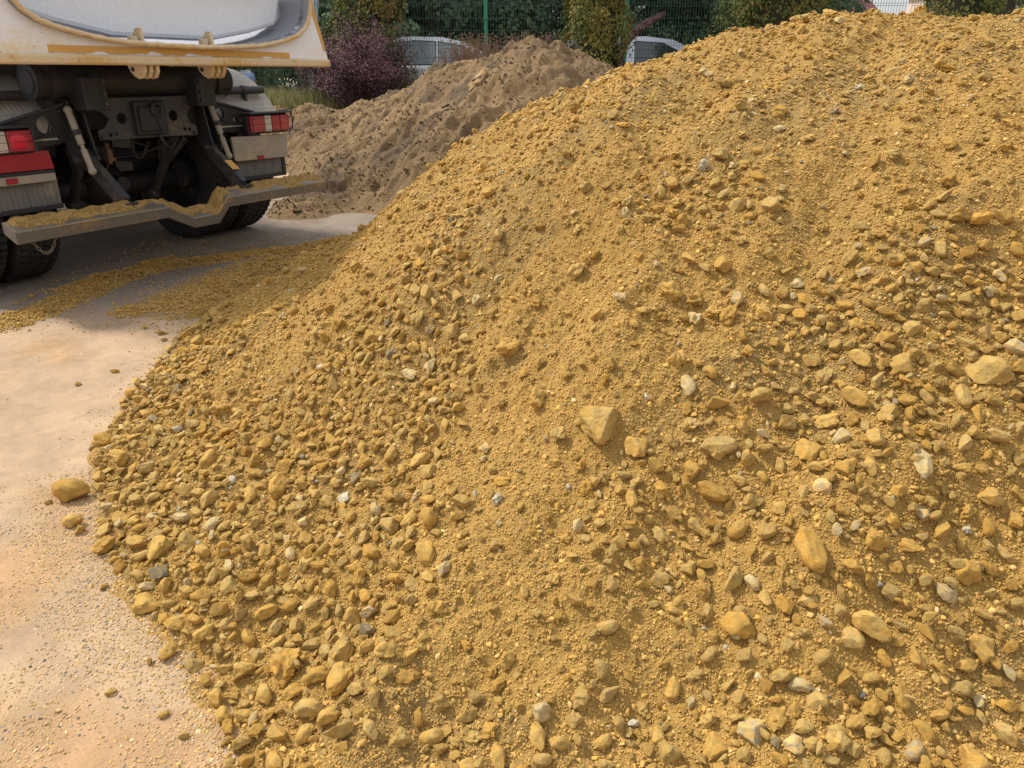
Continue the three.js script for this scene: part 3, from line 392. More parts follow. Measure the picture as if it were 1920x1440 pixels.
  P('marker_strip', slab([[-1.105, 1.825], [-1.21, 1.55], [-1.225, 1.5], [-1.243, 1.475], [-1.252, 1.50], [-1.143, 1.83]], 0.004, 0.1), ochre, frame);
  const offs = (pts, d) => pts.map((p, i) => { const a = pts[Math.max(0, i - 1)], b = pts[Math.min(pts.length - 1, i + 1)], L = Math.hypot(b[0] - a[0], b[1] - a[1]) || 1; return [p[0] + d * (b[1] - a[1]) / L, p[1] - d * (b[0] - a[0]) / L]; });
  P('body_tub', slab([...curve, ...offs(curve, 0.022).reverse()], 5.2, -5.06), steel, T, 'worn bare steel tub floor and sides');
  const lip = P('sill_lip', new THREE.TubeGeometry(new THREE.CatmullRomCurve3(offs(curve, 0.012).filter(p => p[1] < 2.2).map(p => V3(p[0], p[1], 0.142))), 120, 0.015, 8), dusty, T, 'sand crusted lip of the tub opening');
  { const p = lip.geometry.attributes.position; for (let i = 0; i < p.count; i++) { const x = p.getX(i), k = 0.006 * fbm(x * 40, p.getY(i) * 40, 2, 3); p.setY(i, p.getY(i) + k); } }
  P('front_wall', box(2.24, 1.4, 0.05, 0, 2.2, -5.05), white);
  P('body_rib', merge([-1, 1].flatMap(s => [0, 1, 2, 3].map(k => box(0.09, 1.2, 0.12, s * 1.19, 2.1, -0.7 - k * 1.25, 0.01)))), white);
  // ----- tailgate set back inside the opening
  const gate = P('tailgate', slab([[-1.07, 2.75], [-1.07, 1.95], [-1.0, 1.72], [-0.96, 1.65], [-0.72, 1.59], [-0.36, 1.528], [0.36, 1.528], [0.72, 1.59], [0.96, 1.65], [1.0, 1.72], [1.07, 1.95], [1.07, 2.75]], 0.22, -0.32, 0.028), gateWhite, T, 'white pressed tailgate panel');
  P('gate_ledge', slab([[-0.9, 2.6], [-0.86, 1.92], [-0.8, 1.86], [0.74, 1.845], [0.85, 1.9], [0.9, 2.6]], 0.06, -0.105, 0.025), gateWhite, gate, 'raised upper panel with sand on its ledge');
  const fin = x => [slab([[0.1, 1.49], [0.02, 1.575], [-0.01, 1.575], [-0.03, 1.49]], 0.02, 0).rotateY(Math.PI / 2).translate(x, 0, 0.08), box(0.05, 0.045, 0.04, x - 0.035, 1.505, 0.07, 0.006)];
  for (const x of [-0.325, 0.185]) P('latch_fin', merge(fin(x)), dusty, T);
  const hook = [[-0.09, 1.38], [0.075, 1.38], [0.07, 1.33], [0.045, 1.298], [0.01, 1.29], [-0.03, 1.305], [-0.06, 1.33]];
  for (const x of [-0.275, 0.235]) { const k = P('latch_hook', merge([-0.045, 0.0, 0.045].map(d => slab(hook, 0.022, 0, 0.004, [[-0.035, 1.345, 0.011], [0.03, 1.32, 0.008]]).rotateY(-Math.PI / 2).translate(x + d, 0, 0.03))), dusty, T, 'sandy latch hook under the body'); P('hook_pin', rod([x - 0.075, 1.345, 0.0], [x + 0.075, 1.345, 0.0], 0.013), darkSteel, k); }
  // ----- chassis
  const tubeP = P('hinge_tube', merge([rod([-0.72, 1.27, -0.47], [0.74, 1.27, -0.47], 0.092, 0.092, 28), rod([-0.735, 1.27, -0.47], [-0.70, 1.27, -0.47], 0.108, 0.108, 28), rod([-0.64, 1.27, -0.47], [-0.58, 1.27, -0.47], 0.104, 0.104, 28), rod([0.6, 1.27, -0.47], [0.66, 1.27, -0.47], 0.104, 0.104, 28)]), black);
  P('tube_cap', rod([-0.742, 1.27, -0.47], [-0.734, 1.27, -0.47], 0.07, 0.07, 24), darkSteel, tubeP);
  P('subframe_blocker', merge([box(0.9, 0.2, 4.2, 0, 1.27, -2.85), box(0.16, 0.2, 0.5, -0.42, 1.2, -0.55, 0.01), box(0.16, 0.2, 0.5, 0.42, 1.2, -0.55, 0.01), box(2.0, 0.06, 4.0, 0, 1.4, -2.7)]), black);  // big box added to block light under the body; small ones are brackets
  for (const s of [-1, 1]) P('chassis_rail', merge([box(0.08, 0.26, 4.6, s * 0.42, 1.03, -2.8, 0.008), box(0.1, 0.02, 4.6, s * 0.42, 1.165, -2.8), box(0.1, 0.02, 4.6, s * 0.42, 0.895, -2.8)]), black);
  const cm = P('cross_member', slab([[-0.38, 0.91], [0.38, 0.90], [0.385, 0.96], [0.33, 0.99], [0.315, 1.04], [0.34, 1.08], [0.385, 1.1], [0.38, 1.17], [-0.38, 1.17], [-0.385, 1.1], [-0.33, 1.08], [-0.29, 1.04], [-0.33, 0.99], [-0.385, 0.97]], 0.016, -0.43, 0.003, [[-0.2, 1.04, 0.035], [0.2, 1.04, 0.035], [-0.3, 0.94, 0.012], [-0.26, 0.945, 0.012], [0.28, 0.945, 0.012], [0.32, 0.942, 0.012]]), darkSteel);
  P('towing_eye', merge([box(0.24, 0.22, 0.05, 0.0, 1.035, -0.40, 0.012), box(0.2, 0.16, 0.03, 0.0, 1.03, -0.37, 0.01), new THREE.TorusGeometry(0.04, 0.013, 10, 20).translate(0.03, 1.09, -0.35), rod([0.02, 1.06, -0.36], [0.06, 0.95, -0.35], 0.014)]), black, cm);
  P('coupling_hose', merge([tube([[0.05, 0.92, -0.4], [0.08, 0.85, -0.38], [0.14, 0.83, -0.42], [0.24, 0.88, -0.46]], 0.009), tube([[-0.1, 0.9, -0.5], [-0.06, 0.78, -0.55], [0.02, 0.76, -0.6], [0.1, 0.86, -0.6]], 0.011)]), black);
  P('air_valve', merge([box(0.05, 0.09, 0.05, -0.13, 0.78, -0.75, 0.01), rod([-0.13, 0.72, -0.75], [-0.13, 0.86, -0.75], 0.018), box(0.07, 0.03, 0.04, -0.13, 0.75, -0.74, 0.006)]), aluDirty);
  P('brake_hose', merge([tube([[-0.4, 1.1, -0.46], [-0.2, 0.98, -0.5], [-0.02, 0.86, -0.55], [0.2, 0.84, -0.7], [0.34, 0.9, -0.9]], 0.008, 40, 6), tube([[0.36, 1.12, -0.45], [0.3, 0.93, -0.5], [0.1, 0.8, -0.6], [-0.2, 0.74, -0.8]], 0.007, 40, 6), tube([[-0.3, 0.9, -0.5], [-0.26, 0.7, -0.6], [-0.34, 0.62, -0.8], [-0.4, 0.74, -1.0]], 0.009, 40, 6), tube([[-0.62, 1.1, -0.49], [-0.7, 0.96, -0.46], [-0.8, 0.94, -0.46]], 0.006, 20, 6), tube([[0.6, 1.08, -0.49], [0.7, 0.97, -0.465], [0.84, 0.95, -0.46]], 0.006, 20, 6)]), black, T);
  { const bl = []; for (const [x, y] of [[-0.36, 1.14], [-0.33, 1.12], [0.36, 1.14], [0.33, 1.12], [-0.1, 1.13], [0.1, 1.13], [-0.1, 0.94], [0.1, 0.94], [-0.36, 0.93], [0.36, 0.92]]) bl.push(rod([x, y, -0.415], [x, y, -0.398], 0.011, 0.011, 6)); for (const s of [-1, 1]) for (const [x, y] of [[0.53, 1.12], [0.53, 1.0], [0.58, 1.1], [0.92, 0.92], [0.92, 1.0]]) bl.push(rod([s * x, y, -0.482], [s * x, y, -0.468], 0.01, 0.01, 6)); for (const s of [-1, 1]) for (const y of [1.14, 1.2, 1.27]) bl.push(rod([s * 0.37, y, -0.3], [s * 0.37, y, -0.285], 0.014, 0.014, 6)); P('bolt', merge(bl), darkSteel, T).userData.kind = 'stuff'; }
  // ----- lamp brackets, lamps and plates
  const ribs = dataTex(64, (u, v) => { const c = 127 + 127 * Math.cos(v * 6.283 * 8) * (0.6 + 0.4 * Math.cos(u * 6.283 * 8)); return [c, c, c]; }, false, 8);
  for (const s of [-1, 1]) {
    const q = (x, y) => [s * x, y];
    const br = P('lamp_bracket', slab([q(0.46, 1.16), q(0.6, 1.13), q(0.98, 1.035), q(1.0, 0.87), q(0.62, 0.90), q(0.46, 0.95)], 0.02, -0.5, 0.003, s > 0 ? [[0.66, 1.03, 0.045], [0.8, 0.985, 0.022], [0.86, 0.978, 0.022]] : [[-0.68, 1.02, 0.05]]), black);
    P('bracket_flange', merge([rod([s * 0.46, 1.16, -0.47], [s * 0.99, 1.03, -0.47], 0.011, 0.011, 8)]), darkSteel, br);
    const lamp = P('tail_lamp', box(0.43, 0.15, 0.07, s * 1.045, 0.945, -0.415, 0.015), black, T, s < 0 ? 'glowing red rear lamp cluster behind a wire guard' : 'red and white rear lamp cluster behind a wire guard');
    const lens = (x0, x1, m, n) => P(n, box(x1 - x0, 0.122, 0.03, s * (x0 + x1) / 2, 0.948, -0.37, 0.008), m, lamp);
    const redL = new THREE.MeshPhysicalMaterial({ color: lin(0.36, 0.012, 0.03), roughness: 0.3, clearcoat: 0.4, bumpMap: ribs, bumpScale: 0.002 }), redO = new THREE.MeshPhysicalMaterial({ color: lin(0.42, 0.03, 0.03), roughness: 0.3, clearcoat: 0.4, bumpMap: ribs, bumpScale: 0.002 }), clearL = new THREE.MeshPhysicalMaterial({ color: lin(0.5, 0.46, 0.42), roughness: 0.25, clearcoat: 0.6 });
    lens(0.84, 0.985, redL, 'red_lens'); lens(0.99, 1.06, clearL, 'reversing_lens'); lens(1.065, 1.15, redL, 'red_lens'); lens(1.155, 1.25, redO, 'turn_lens');
    if (s < 0) P('lamp_bulb', new THREE.SphereGeometry(0.05, 16, 12).scale(1, 1, 0.25).translate(-0.925, 0.95, -0.357), new THREE.MeshStandardMaterial({ color: lin(0.4, 0.012, 0.03), emissive: lin(0.07, 0.001, 0.004), roughness: 0.3 }), lamp);
    const gd = []; for (let k = 0; k < 3; k++) gd.push(tube([[s * 0.83, 0.905 + k * 0.042, -0.4], [s * 0.85, 0.905 + k * 0.042, -0.335], [s * 1.24, 0.905 + k * 0.042, -0.325], [s * 1.275, 0.905 + k * 0.042, -0.4]], 0.0018, 20, 5));
    for (const xx of [0.845, 1.262]) gd.push(rod([s * xx, 0.88, -0.335], [s * xx, 1.02, -0.335], 0.0035, 0.0035, 6)); gd.push(tube([[s * 1.2, 1.035, -0.41], [s * 1.27, 1.03, -0.37], [s * 1.285, 0.95, -0.35], [s * 1.26, 0.865, -0.38]], 0.006, 20, 6));
    P('lamp_guard', merge(gd), darkSteel, lamp); P('lamp_hood', box(0.45, 0.012, 0.11, s * 1.045, 1.028, -0.38, 0.004), black, lamp);
  }
  const backing = P('number_plate_panel', slab([[0.675, 0.69], [0.665, 0.865], [1.24, 0.85], [1.23, 0.672], [0.7, 0.68]], 0.02, -0.41, 0.005, [[0.79, 0.79, 0.006], [0.87, 0.788, 0.006], [0.95, 0.786, 0.006], [1.05, 0.784, 0.006]]), beige, T, 'dusty blank panel under the rear lamp');
  P('side_reflector', box(0.065, 0.032, 0.012, 0.93, 0.692, -0.386, 0.003), red, backing);
  const rp = P('warning_panel', slab([[-1.27, 0.775], [-0.73, 0.77], [-0.745, 0.88], [-1.26, 0.88]], 0.02, -0.41, 0.004), red, T, 'dull red marker panel under the lamp');
  P('panel_edge', box(0.54, 0.018, 0.03, -1.0, 0.757, -0.405, 0.004), black, rp); P('panel_strip', box(0.54, 0.05, 0.02, -1.0, 0.722, -0.405, 0.005), beige, rp); P('side_reflector', box(0.065, 0.032, 0.012, -1.0, 0.722, -0.39, 0.003), red, rp);
  const flapShape = (s) => { const pts = [], n = 34; const top = [], bot = []; for (let i = 0; i <= n; i++) { const x = lerp(0.71, 1.2, i / n), z = 0.007 * Math.cos(i * Math.PI * 0.85); top.push([s * x, 0.70, z]); bot.push([s * x, 0.54 + 0.004 * Math.sin(i), z]); } const v = [], f = []; [...top, ...bot].forEach(p => v.push(p[0], p[1], p[2] - 0.44)); [...top, ...bot].forEach(p => v.push(p[0], p[1], p[2] - 0.452)); const N = n + 1; for (let i = 0; i < n; i++) { f.push(i, i + N, i + 1, i + 1, i + N, i + N + 1); const b = 2 * N; f.push(b + i, b + i + 1, b + i + N, b + i + 1, b + i + N + 1, b + i + N); f.push(N + i, N + b + i, N + i + 1, N + i + 1, N + b + i, N + b + i + 1); } const g = new THREE.BufferGeometry(); g.setAttribute('position', new THREE.Float32BufferAttribute(v, 3)); g.setIndex(f); g.computeVertexNormals(); return g; };
  const flapM = mat(0xffffff, 0.75, { side: THREE.DoubleSide, map: dirt([104, 102, 98], [142, 130, 112], 0.85, 0.1, 0.9) });
  for (const s of [-1, 1]) { const f = P('mud_flap', flapShape(s), flapM); P('flap_edge', merge([box(0.52, 0.03, 0.03, s * 0.96, 0.535, -0.447, 0.006), box(0.04, 0.2, 0.05, s * 1.21, 0.62, -0.45, 0.008)]), black, f); }
  // ----- folding underrun bar on two arms with gas struts
  for (const s of [-1, 1]) {
    P('underrun_hanger', merge([slab([[-0.10, 1.16], [0.05, 1.16], [0.12, 0.84], [0.09, 0.77], [0.02, 0.76], [-0.04, 0.86]], 0.014, 0, 0.003).rotateY(-Math.PI / 2).translate(s * 0.5 + 0.05, 0, -0.48), slab([[-0.10, 1.16], [0.05, 1.16], [0.12, 0.84], [0.09, 0.77], [0.02, 0.76], [-0.04, 0.86]], 0.014, 0, 0.003).rotateY(-Math.PI / 2).translate(s * 0.5 - 0.03, 0, -0.48), box(0.09, 0.3, 0.02, s * 0.5, 1.02, -0.50)]), black);
    const a = P('underrun_arm', merge([slab([[-0.06, 0.85], [0.0, 0.87], [0.06, 0.8], [0.33, 0.585], [0.30, 0.525], [0.22, 0.54], [-0.02, 0.74]], 0.05, -0.025, 0.008).rotateY(-Math.PI / 2).translate(s * 0.48, 0, -0.42), box(0.11, 0.012, 0.13, s * 0.48, 0.545, -0.13)]), darkSteel);
    P('pivot_pin', rod([s * 0.5 - 0.08, 0.805, -0.41], [s * 0.5 + 0.08, 0.805, -0.41], 0.022), darkSteel, a);
    if (s > 0) P('arm_sticker', slab([[-0.03, 0.0], [0.03, 0.0], [0.03, 0.1], [-0.03, 0.1]], 0.003).rotateX(-0.95).translate(s * 0.48, 0.66, -0.165), ochre, a, 'yellow sticker on the arm');
    const st = P('gas_strut', merge([rod([s * 0.545, 1.1, -0.43], [s * 0.545, 0.9, -0.36], 0.021, 0.021, 14), rod([s * 0.545, 0.9, -0.36], [s * 0.545, 0.87, -0.35], 0.012, 0.012, 10), rod([s * 0.545, 0.87, -0.35], [s * 0.545, 0.745, -0.303], 0.019, 0.019, 14), new THREE.SphereGeometry(0.026, 12, 8).translate(s * 0.545, 1.105, -0.432), new THREE.SphereGeometry(0.026, 12, 8).translate(s * 0.545, 0.742, -0.302)]), beige);
    P('strut_clamp', rod([s * 0.545, 0.985, -0.39], [s * 0.545, 0.955, -0.379], 0.028, 0.028, 14), black, st);
  }
  const bx = [[-1.25, 0], [-0.27, 0], [-0.075, -0.1], [0.13, -0.1], [0.235, 0], [1.235, 0]];
  const barSec = [[0, 0.434], [0, 0.496], [-0.007, 0.504], [-0.105, 0.546], [-0.116, 0.541], [-0.116, 0.482], [-0.106, 0.474], [-0.007, 0.43]];   // (z, y) profile
  const barG = (() => { const v = [], f = [], n = barSec.length, cols = []; const ang = bx.map((p, i) => { if (!i || i === bx.length - 1) return 0; const a = bx[i - 1], b = bx[i + 1]; return 0; }); bx.forEach(([x, dy]) => barSec.forEach(([z, y]) => cols.push([x, y + dy, z]))); const tri = (a, b, c) => v.push(...cols[a], ...cols[b], ...cols[c]); for (let i = 0; i + 1 < bx.length; i++) for (let k = 0; k < n; k++) { const a = i * n + k, b = i * n + (k + 1) % n, c = a + n, d = b + n; tri(a, c, b); tri(b, c, d); } for (let k = 1; k + 1 < n; k++) { tri(0, k, k + 1); const e = (bx.length - 1) * n; tri(e, e + k + 1, e + k); } const g = new THREE.BufferGeometry(); g.setAttribute('position', new THREE.Float32BufferAttribute(v, 3)); g.computeVertexNormals(); return g; })();
  const bar = P('underrun_bar', barG, aluDirty, T, 'dirty aluminium underrun bar with a dip in the middle, sand on top');
  {   // sand left lying along the top of the bar
    const barY = x => { for (let i = 0; i + 1 < bx.length; i++) if (x <= bx[i + 1][0]) return lerp(bx[i][1], bx[i + 1][1], clamp((x - bx[i][0]) / (bx[i + 1][0] - bx[i][0]))); return 0; };
    const xs = span(-1.24, 1.22, 0.011), ws = []; for (let k = 0; k <= 12; k++) ws.push(k / 12);
    const g = sheet(xs, ws.map(w => -0.12 + 0.122 * w), (x, z) => { const t = clamp((-0.005 - z) / 0.1), base = lerp(0.503, 0.546, t) + barY(x); const cover = 0.006 + 0.014 * t - 0.010 * smooth(0.5, 0.0, t) + 0.020 * fbm(x * 9, z * 18, 4, 150) - 0.014 * (Math.abs(x - 0.42) < 0.13 || Math.abs(x + 0.36) < 0.12 ? 1 : 0); const edge = Math.min(1, (1.24 - Math.abs(x)) / 0.04) * smooth(-0.12, -0.112, z) * smooth(0.001, -0.008, z); return base - 0.008 + Math.max(0, cover + 0.002) * edge + 0.005 * billow(x * 70, z * 70, 2, 154) * edge; }, null, 1);
    P('sand_crust', g, sandM, bar, 'ochre sand lying along the top of the bar');
  }
  { const ch = []; const n = 13; for (let i = 0; i < n; i++) { const t = i / (n - 1), x = lerp(-1.15, -1.02, t), y = 0.425 - 0.075 * (1 - (2 * t - 1) ** 2) ; const g = new THREE.TorusGeometry(0.0085, 0.0022, 6, 12).scale(1.35, 1, 1); if (i % 2) g.rotateX(Math.PI / 2); const sl = -0.075 * (-2 * (2 * t - 1) * 2) / 0.13; g.rotateZ(Math.atan(sl)); ch.push(g.translate(x, y, -0.03)); } P('safety_chain', merge(ch), aluDirty, T, 'thin chain hanging under the end of the bar'); }
  // ----- axles, wheels, mudguards
  const tyreG = (() => { const R = 0.52, w = 0.145; const prof = []; const pt = (r, x) => prof.push(new THREE.Vector2(r, x)); pt(0.29, -w * 0.78); pt(0.36, -w * 0.98); pt(0.44, -w); pt(0.492, -w * 0.96); pt(R - 0.01, -w * 0.86); for (const gx of [-0.6, -0.2, 0.2, 0.6]) { pt(R, (gx - 0.1) * w * 1.2); pt(R - 0.016, (gx - 0.075) * w * 1.2); pt(R - 0.016, (gx + 0.075) * w * 1.2); pt(R, (gx + 0.1) * w * 1.2); } pt(R - 0.01, w * 0.86); pt(0.492, w * 0.96); pt(0.44, w); pt(0.36, w * 0.98); pt(0.29, w * 0.78); return new THREE.LatheGeometry(prof, 72).rotateZ(Math.PI / 2); })();
  const lugG = (() => { const l = []; for (let k = 0; k < 60; k++) for (const [x0, x1, o] of [[-0.125, -0.09, 0], [-0.06, -0.02, 0.5], [0.02, 0.06, 0], [0.09, 0.125, 0.5]]) { const a = (k + o) / 60 * 6.2832; l.push(new THREE.BoxGeometry(x1 - x0, 0.008, 0.036).translate((x0 + x1) / 2, 0.522, 0).rotateX(a)); } return merge(l); })();
  const rimG = merge([new THREE.LatheGeometry([[0.29, -0.12], [0.275, -0.09], [0.265, 0], [0.275, 0.09], [0.29, 0.12]].map(p => new THREE.Vector2(...p)), 40).rotateZ(Math.PI / 2), new THREE.CylinderGeometry(0.27, 0.27, 0.02, 40).rotateZ(Math.PI / 2).translate(0.06, 0, 0), new THREE.CylinderGeometry(0.11, 0.13, 0.12, 24).rotateZ(Math.PI / 2)]);
  for (const z of [-1.13, -2.48]) {
    for (const s of [-1, 1]) for (const x of [0.775, 1.12]) { const wy = 0.517 + (s > 0 ? 0.019 : -0.019); const w = new THREE.Group(); w.name = 'wheel'; w.position.set(s * x, wy, z); w.rotation.x = 0.3 * x; T.add(w); P('tyre', tyreG.clone(), rubber, w); P('tread', lugG.clone(), rubber, w); P('rim', rimG.clone(), darkSteel, w); }
    P('axle', merge([rod([-0.62, 0.52, z], [0.62, 0.52, z], 0.085, 0.085, 18), new THREE.SphereGeometry(0.2, 20, 14).scale(0.9, 0.9, 1).translate(0, 0.53, z), rod([0, 0.53, z], [0, 0.56, z + 0.3], 0.09, 0.05, 14)]), black);
    for (const s of [-1, 1]) P('mudguard', (() => { const c = []; const n = 20; const v = [], f = []; for (let i = 0; i <= n; i++) { const a = lerp(0.06, Math.PI - 0.1, i / n); for (const x of [0.62, 1.28]) for (const r of [0.715, 0.707]) v.push(s * x, 0.645 + r * Math.sin(a + 0.35), z + r * Math.cos(a + 0.35)); } for (let i = 0; i < n; i++) { const a = i * 4, b = a + 4; f.push(a, b, a + 2, a + 2, b, b + 2, a + 1, a + 3, b + 1, a + 3, b + 3, b + 1, a, a + 1, b, b, a + 1, b + 1, a + 2, b + 2, a + 3, a + 3, b + 2, b + 3); } const g = new THREE.BufferGeometry(); g.setAttribute('position', new THREE.Float32BufferAttribute(v, 3)); g.setIndex(f); g.computeVertexNormals(); return toCreasedNormals(g, 0.6); })(), guardM(), T, 'dusty chequer plate mudguard over the wheels');
  }
  function guardM() { return guardM.m ||= mat(0xffffff, 0.6, { metalness: 0.25, side: THREE.DoubleSide, map: dirt([170, 164, 154], [192, 178, 156], 0.8, 0.14, 0.63), bumpMap: dataTex(256, (u, v) => { const i = Math.floor(u * 8), j = Math.floor(v * 8), a = (u * 8 - i - 0.5), b = (v * 8 - j - 0.5), t = (i + j) % 2 ? 0.785 : -0.785, p = a * Math.cos(t) + b * Math.sin(t), q = -a * Math.sin(t) + b * Math.cos(t), c = smooth(1, 0.4, Math.abs(p) * 2.3 + Math.abs(q) * 6) * 255; return [c, c, c]; }, false, 4), bumpScale: 0.004 }); }
  for (const s of [-1, 1]) {
    P('mudguard_stay', merge([rod([s * 0.5, 1.19, -0.6], [s * 1.22, 1.19, -0.6], 0.03, 0.03, 16), rod([s * 1.0, 1.19, -0.6], [s * 1.05, 1.19, -0.6], 0.037, 0.037, 16), box(0.03, 0.24, 0.03, s * 1.03, 1.09, -0.6, 0.004), box(0.02, 0.24, 0.02, s * 0.86, 1.27, -0.62, 0.004)]), darkSteel);
    P('torque_rod', merge([rod([s * 0.36, 0.92, -0.62], [s * 0.33, 0.42, -0.98], 0.028, 0.034, 12), rod([s * 0.26, 0.86, -0.66], [s * 0.31, 0.7, -0.76], 0.03, 0.03, 10), rod([s * 0.45, 0.86, -0.66], [s * 0.36, 0.7, -0.78], 0.03, 0.03, 10), new THREE.SphereGeometry(0.05, 12, 8).translate(s * 0.33, 0.44, -0.97)]), darkSteel);
    P('spring_pack', merge([0, 1, 2, 3].map(k => box(0.09, 0.02, 1.0 - 0.16 * k, s * 0.5, 0.72 - k * 0.024, -1.5))), black);
  }
  return T;
})();

// ---------------------------------------------------------------- behind the yard
const gy = (x, z) => groundHeight(x, z);
function leafCloud(count, seed, place, size, colour, shape = 'leaf') {      // many small two-triangle leaves: place(r) -> [pos, outward]
  const r = rng(seed), v = new Float32Array(count * 18), nn = new Float32Array(count * 18), cc = new Float32Array(count * 18), X = V3(), Y = V3(), Nn = V3(); let w = 0;
  for (let i = 0; i < count; i++) {
    const [p, out, k] = place(r); const s = lerp(size[0], size[1], r());
    Nn.copy(out).add(V3(r() - 0.5, r() - 0.5, r() - 0.5).multiplyScalar(1.3)).normalize();
    Y.set(r() - 0.5, shape === 'spray' ? 1.1 : r() - 0.2, r() - 0.5).addScaledVector(out, shape === 'spray' ? 0.7 : 0.1); Y.addScaledVector(Nn, -Y.dot(Nn)).normalize(); X.crossVectors(Y, Nn);
    const hw = s * (shape === 'spray' ? 0.36 : 0.42), c = colour(r, p, k);
    const A = p.clone().addScaledVector(Y, -s * 0.5), B = p.clone().addScaledVector(X, hw).addScaledVector(Nn, s * 0.08), C = p.clone().addScaledVector(Y, s * 0.55), D = p.clone().addScaledVector(X, -hw).addScaledVector(Nn, s * 0.08);
    for (const q of [A, B, C, A, C, D]) { v[w] = q.x; v[w + 1] = q.y; v[w + 2] = q.z; nn[w] = Nn.x; nn[w + 1] = Nn.y; nn[w + 2] = Nn.z; cc[w] = c[0]; cc[w + 1] = c[1]; cc[w + 2] = c[2]; w += 3; }
  }
  const g = new THREE.BufferGeometry(); g.setAttribute('position', new THREE.BufferAttribute(v, 3)); g.setAttribute('normal', new THREE.BufferAttribute(nn, 3)); g.setAttribute('color', new THREE.BufferAttribute(cc, 3)); return g;
}
const LEAF = new THREE.MeshPhysicalMaterial({ vertexColors: true, roughness: 0.9, specularIntensity: 0.25, side: THREE.DoubleSide, transmission: 0.2, thickness: 0 });
const BARK = mat(lin(0.12, 0.09, 0.065), 0.95, { bumpMap: rep(dustBump, 4), bumpScale: 0.02 });
const mixc = (a, b, t) => a.map((v, i) => lerp(v, b[i], t));
// low concrete edging of the planted strip
{
  const k = thing('concrete_edging', 'low grey concrete edging under the grassy bank behind the yard', 'kerb', [0, 0, -12.25]);
  const m = mat(lin(0.36, 0.34, 0.33), 0.95, { map: rep(dustMap, 1), bumpMap: rep(dustBump, 1.5), bumpScale: 0.004 });
  for (let i = 0; i < 13; i++) mesh('edging_block', box(0.985, 0.62, 0.16, -8.5 + i, 0.2, 0.02 * N2(i * 3.3, 1, 3), 0.02), m, k);
}
function thuja(x, z, h, R, seed, label, warm, base = 0.55) {
  const t = thing('conifer', label, 'conifer', [x, gy(x, z) - 0.02, z], 0, 'conifers along the fence'), r0 = rng(seed);
  mesh('trunk', rod([0, 0, 0], [0.03, h * 0.9, 0], 0.09, 0.02, 8), BARK, t);
  const lobes = []; for (let i = 0; i < 84; i++) { const y = Math.pow(r0(), 1.15), a = r0() * 6.283, rr = R * Math.pow(1 - y, base) * lerp(0.55, 1.0, r0()) * (0.55 + 0.45 * smooth(-0.02, 0.12, y)); lobes.push([rr * Math.cos(a), 0.08 + y * (h - 0.3), rr * Math.sin(a), lerp(0.13, 0.28, r0()) * Math.min(R / 0.6, 1.35), r0()]); }
  const g = leafCloud(36000, seed + 1, r => { const l = lobes[Math.floor(r() * lobes.length)], a = r() * 6.283, u = 2 * r() - 1, q = Math.sqrt(1 - u * u), rad = l[3] * Math.cbrt(0.25 + 0.75 * r()); const o = V3(q * Math.cos(a), u, q * Math.sin(a)); const p = V3(l[0], l[1], l[2]).addScaledVector(V3(o.x, o.y * 1.7, o.z), rad); if (p.y < 0.02) p.y = 0.02 + 0.2 * r(); return [p, V3(p.x, 0.2, p.z).normalize(), l[4]]; }, [0.03, 0.06], (r, p, k) => { const w = clamp(warm + 0.9 * (k - 0.5) + 0.5 * (r() - 0.5)); const c = mixc([0.075, 0.12, 0.035], [0.25, 0.20, 0.05], w); return mixc(c, [0.24, 0.12, 0.06], r() < 0.06 + 0.25 * (k > 0.9 ? 1 : 0) ? 0.9 : 0); }, 'spray');
  mesh('crown', g, LEAF, t);
  const core = new THREE.ConeGeometry(1, 1, 14, 10).translate(0, 0.5, 0), cp = core.attributes.position; for (let i = 0; i < cp.count; i++) { const y = clamp(cp.getY(i)), k = Math.hypot(cp.getX(i), cp.getZ(i)) || 1, rr = 0.62 * R * Math.pow(1 - y, base) * (1 + 0.3 * N3(cp.getX(i) * 3 + seed, y * 6, cp.getZ(i) * 3)) * (k > 0.001 ? 1 : 0); cp.setXYZ(i, cp.getX(i) / k * rr, 0.05 + y * (h - 0.5), cp.getZ(i) / k * rr); } core.computeVertexNormals(); mesh('dark_core', core, mat(lin(0.03, 0.032, 0.014), 0.95), t);  // solid dark cone added to block sight through the crown
  return t;
}
thuja(-2.45, -14.0, 4.2, 0.78, 501, 'green conifer rising behind the purple shrub', 0.4);
thuja(1.4, -13.6, 4.0, 0.66, 511, 'yellowish green conifer standing behind the peak of the brown heap', 0.55);
thuja(4.15, -13.1, 4.6, 0.9, 521, 'broad dark conifer behind the crest, left of the sky gap', 0.3, 0.4);
thuja(7.12, -13.0, 4.4, 1.25, 531, 'broad conifer with rusty patches right of the sky gap', 0.35, 0.4);
thuja(10.0, -14.5, 4.4, 1.3, 541, 'dark conifer at the right edge of the photo behind the crest', 0.15, 0.4);
thuja(-5.3, -15.0, 4.4, 0.9, 551, 'conifer hidden behind the truck body, left of the purple shrub', 0.25);
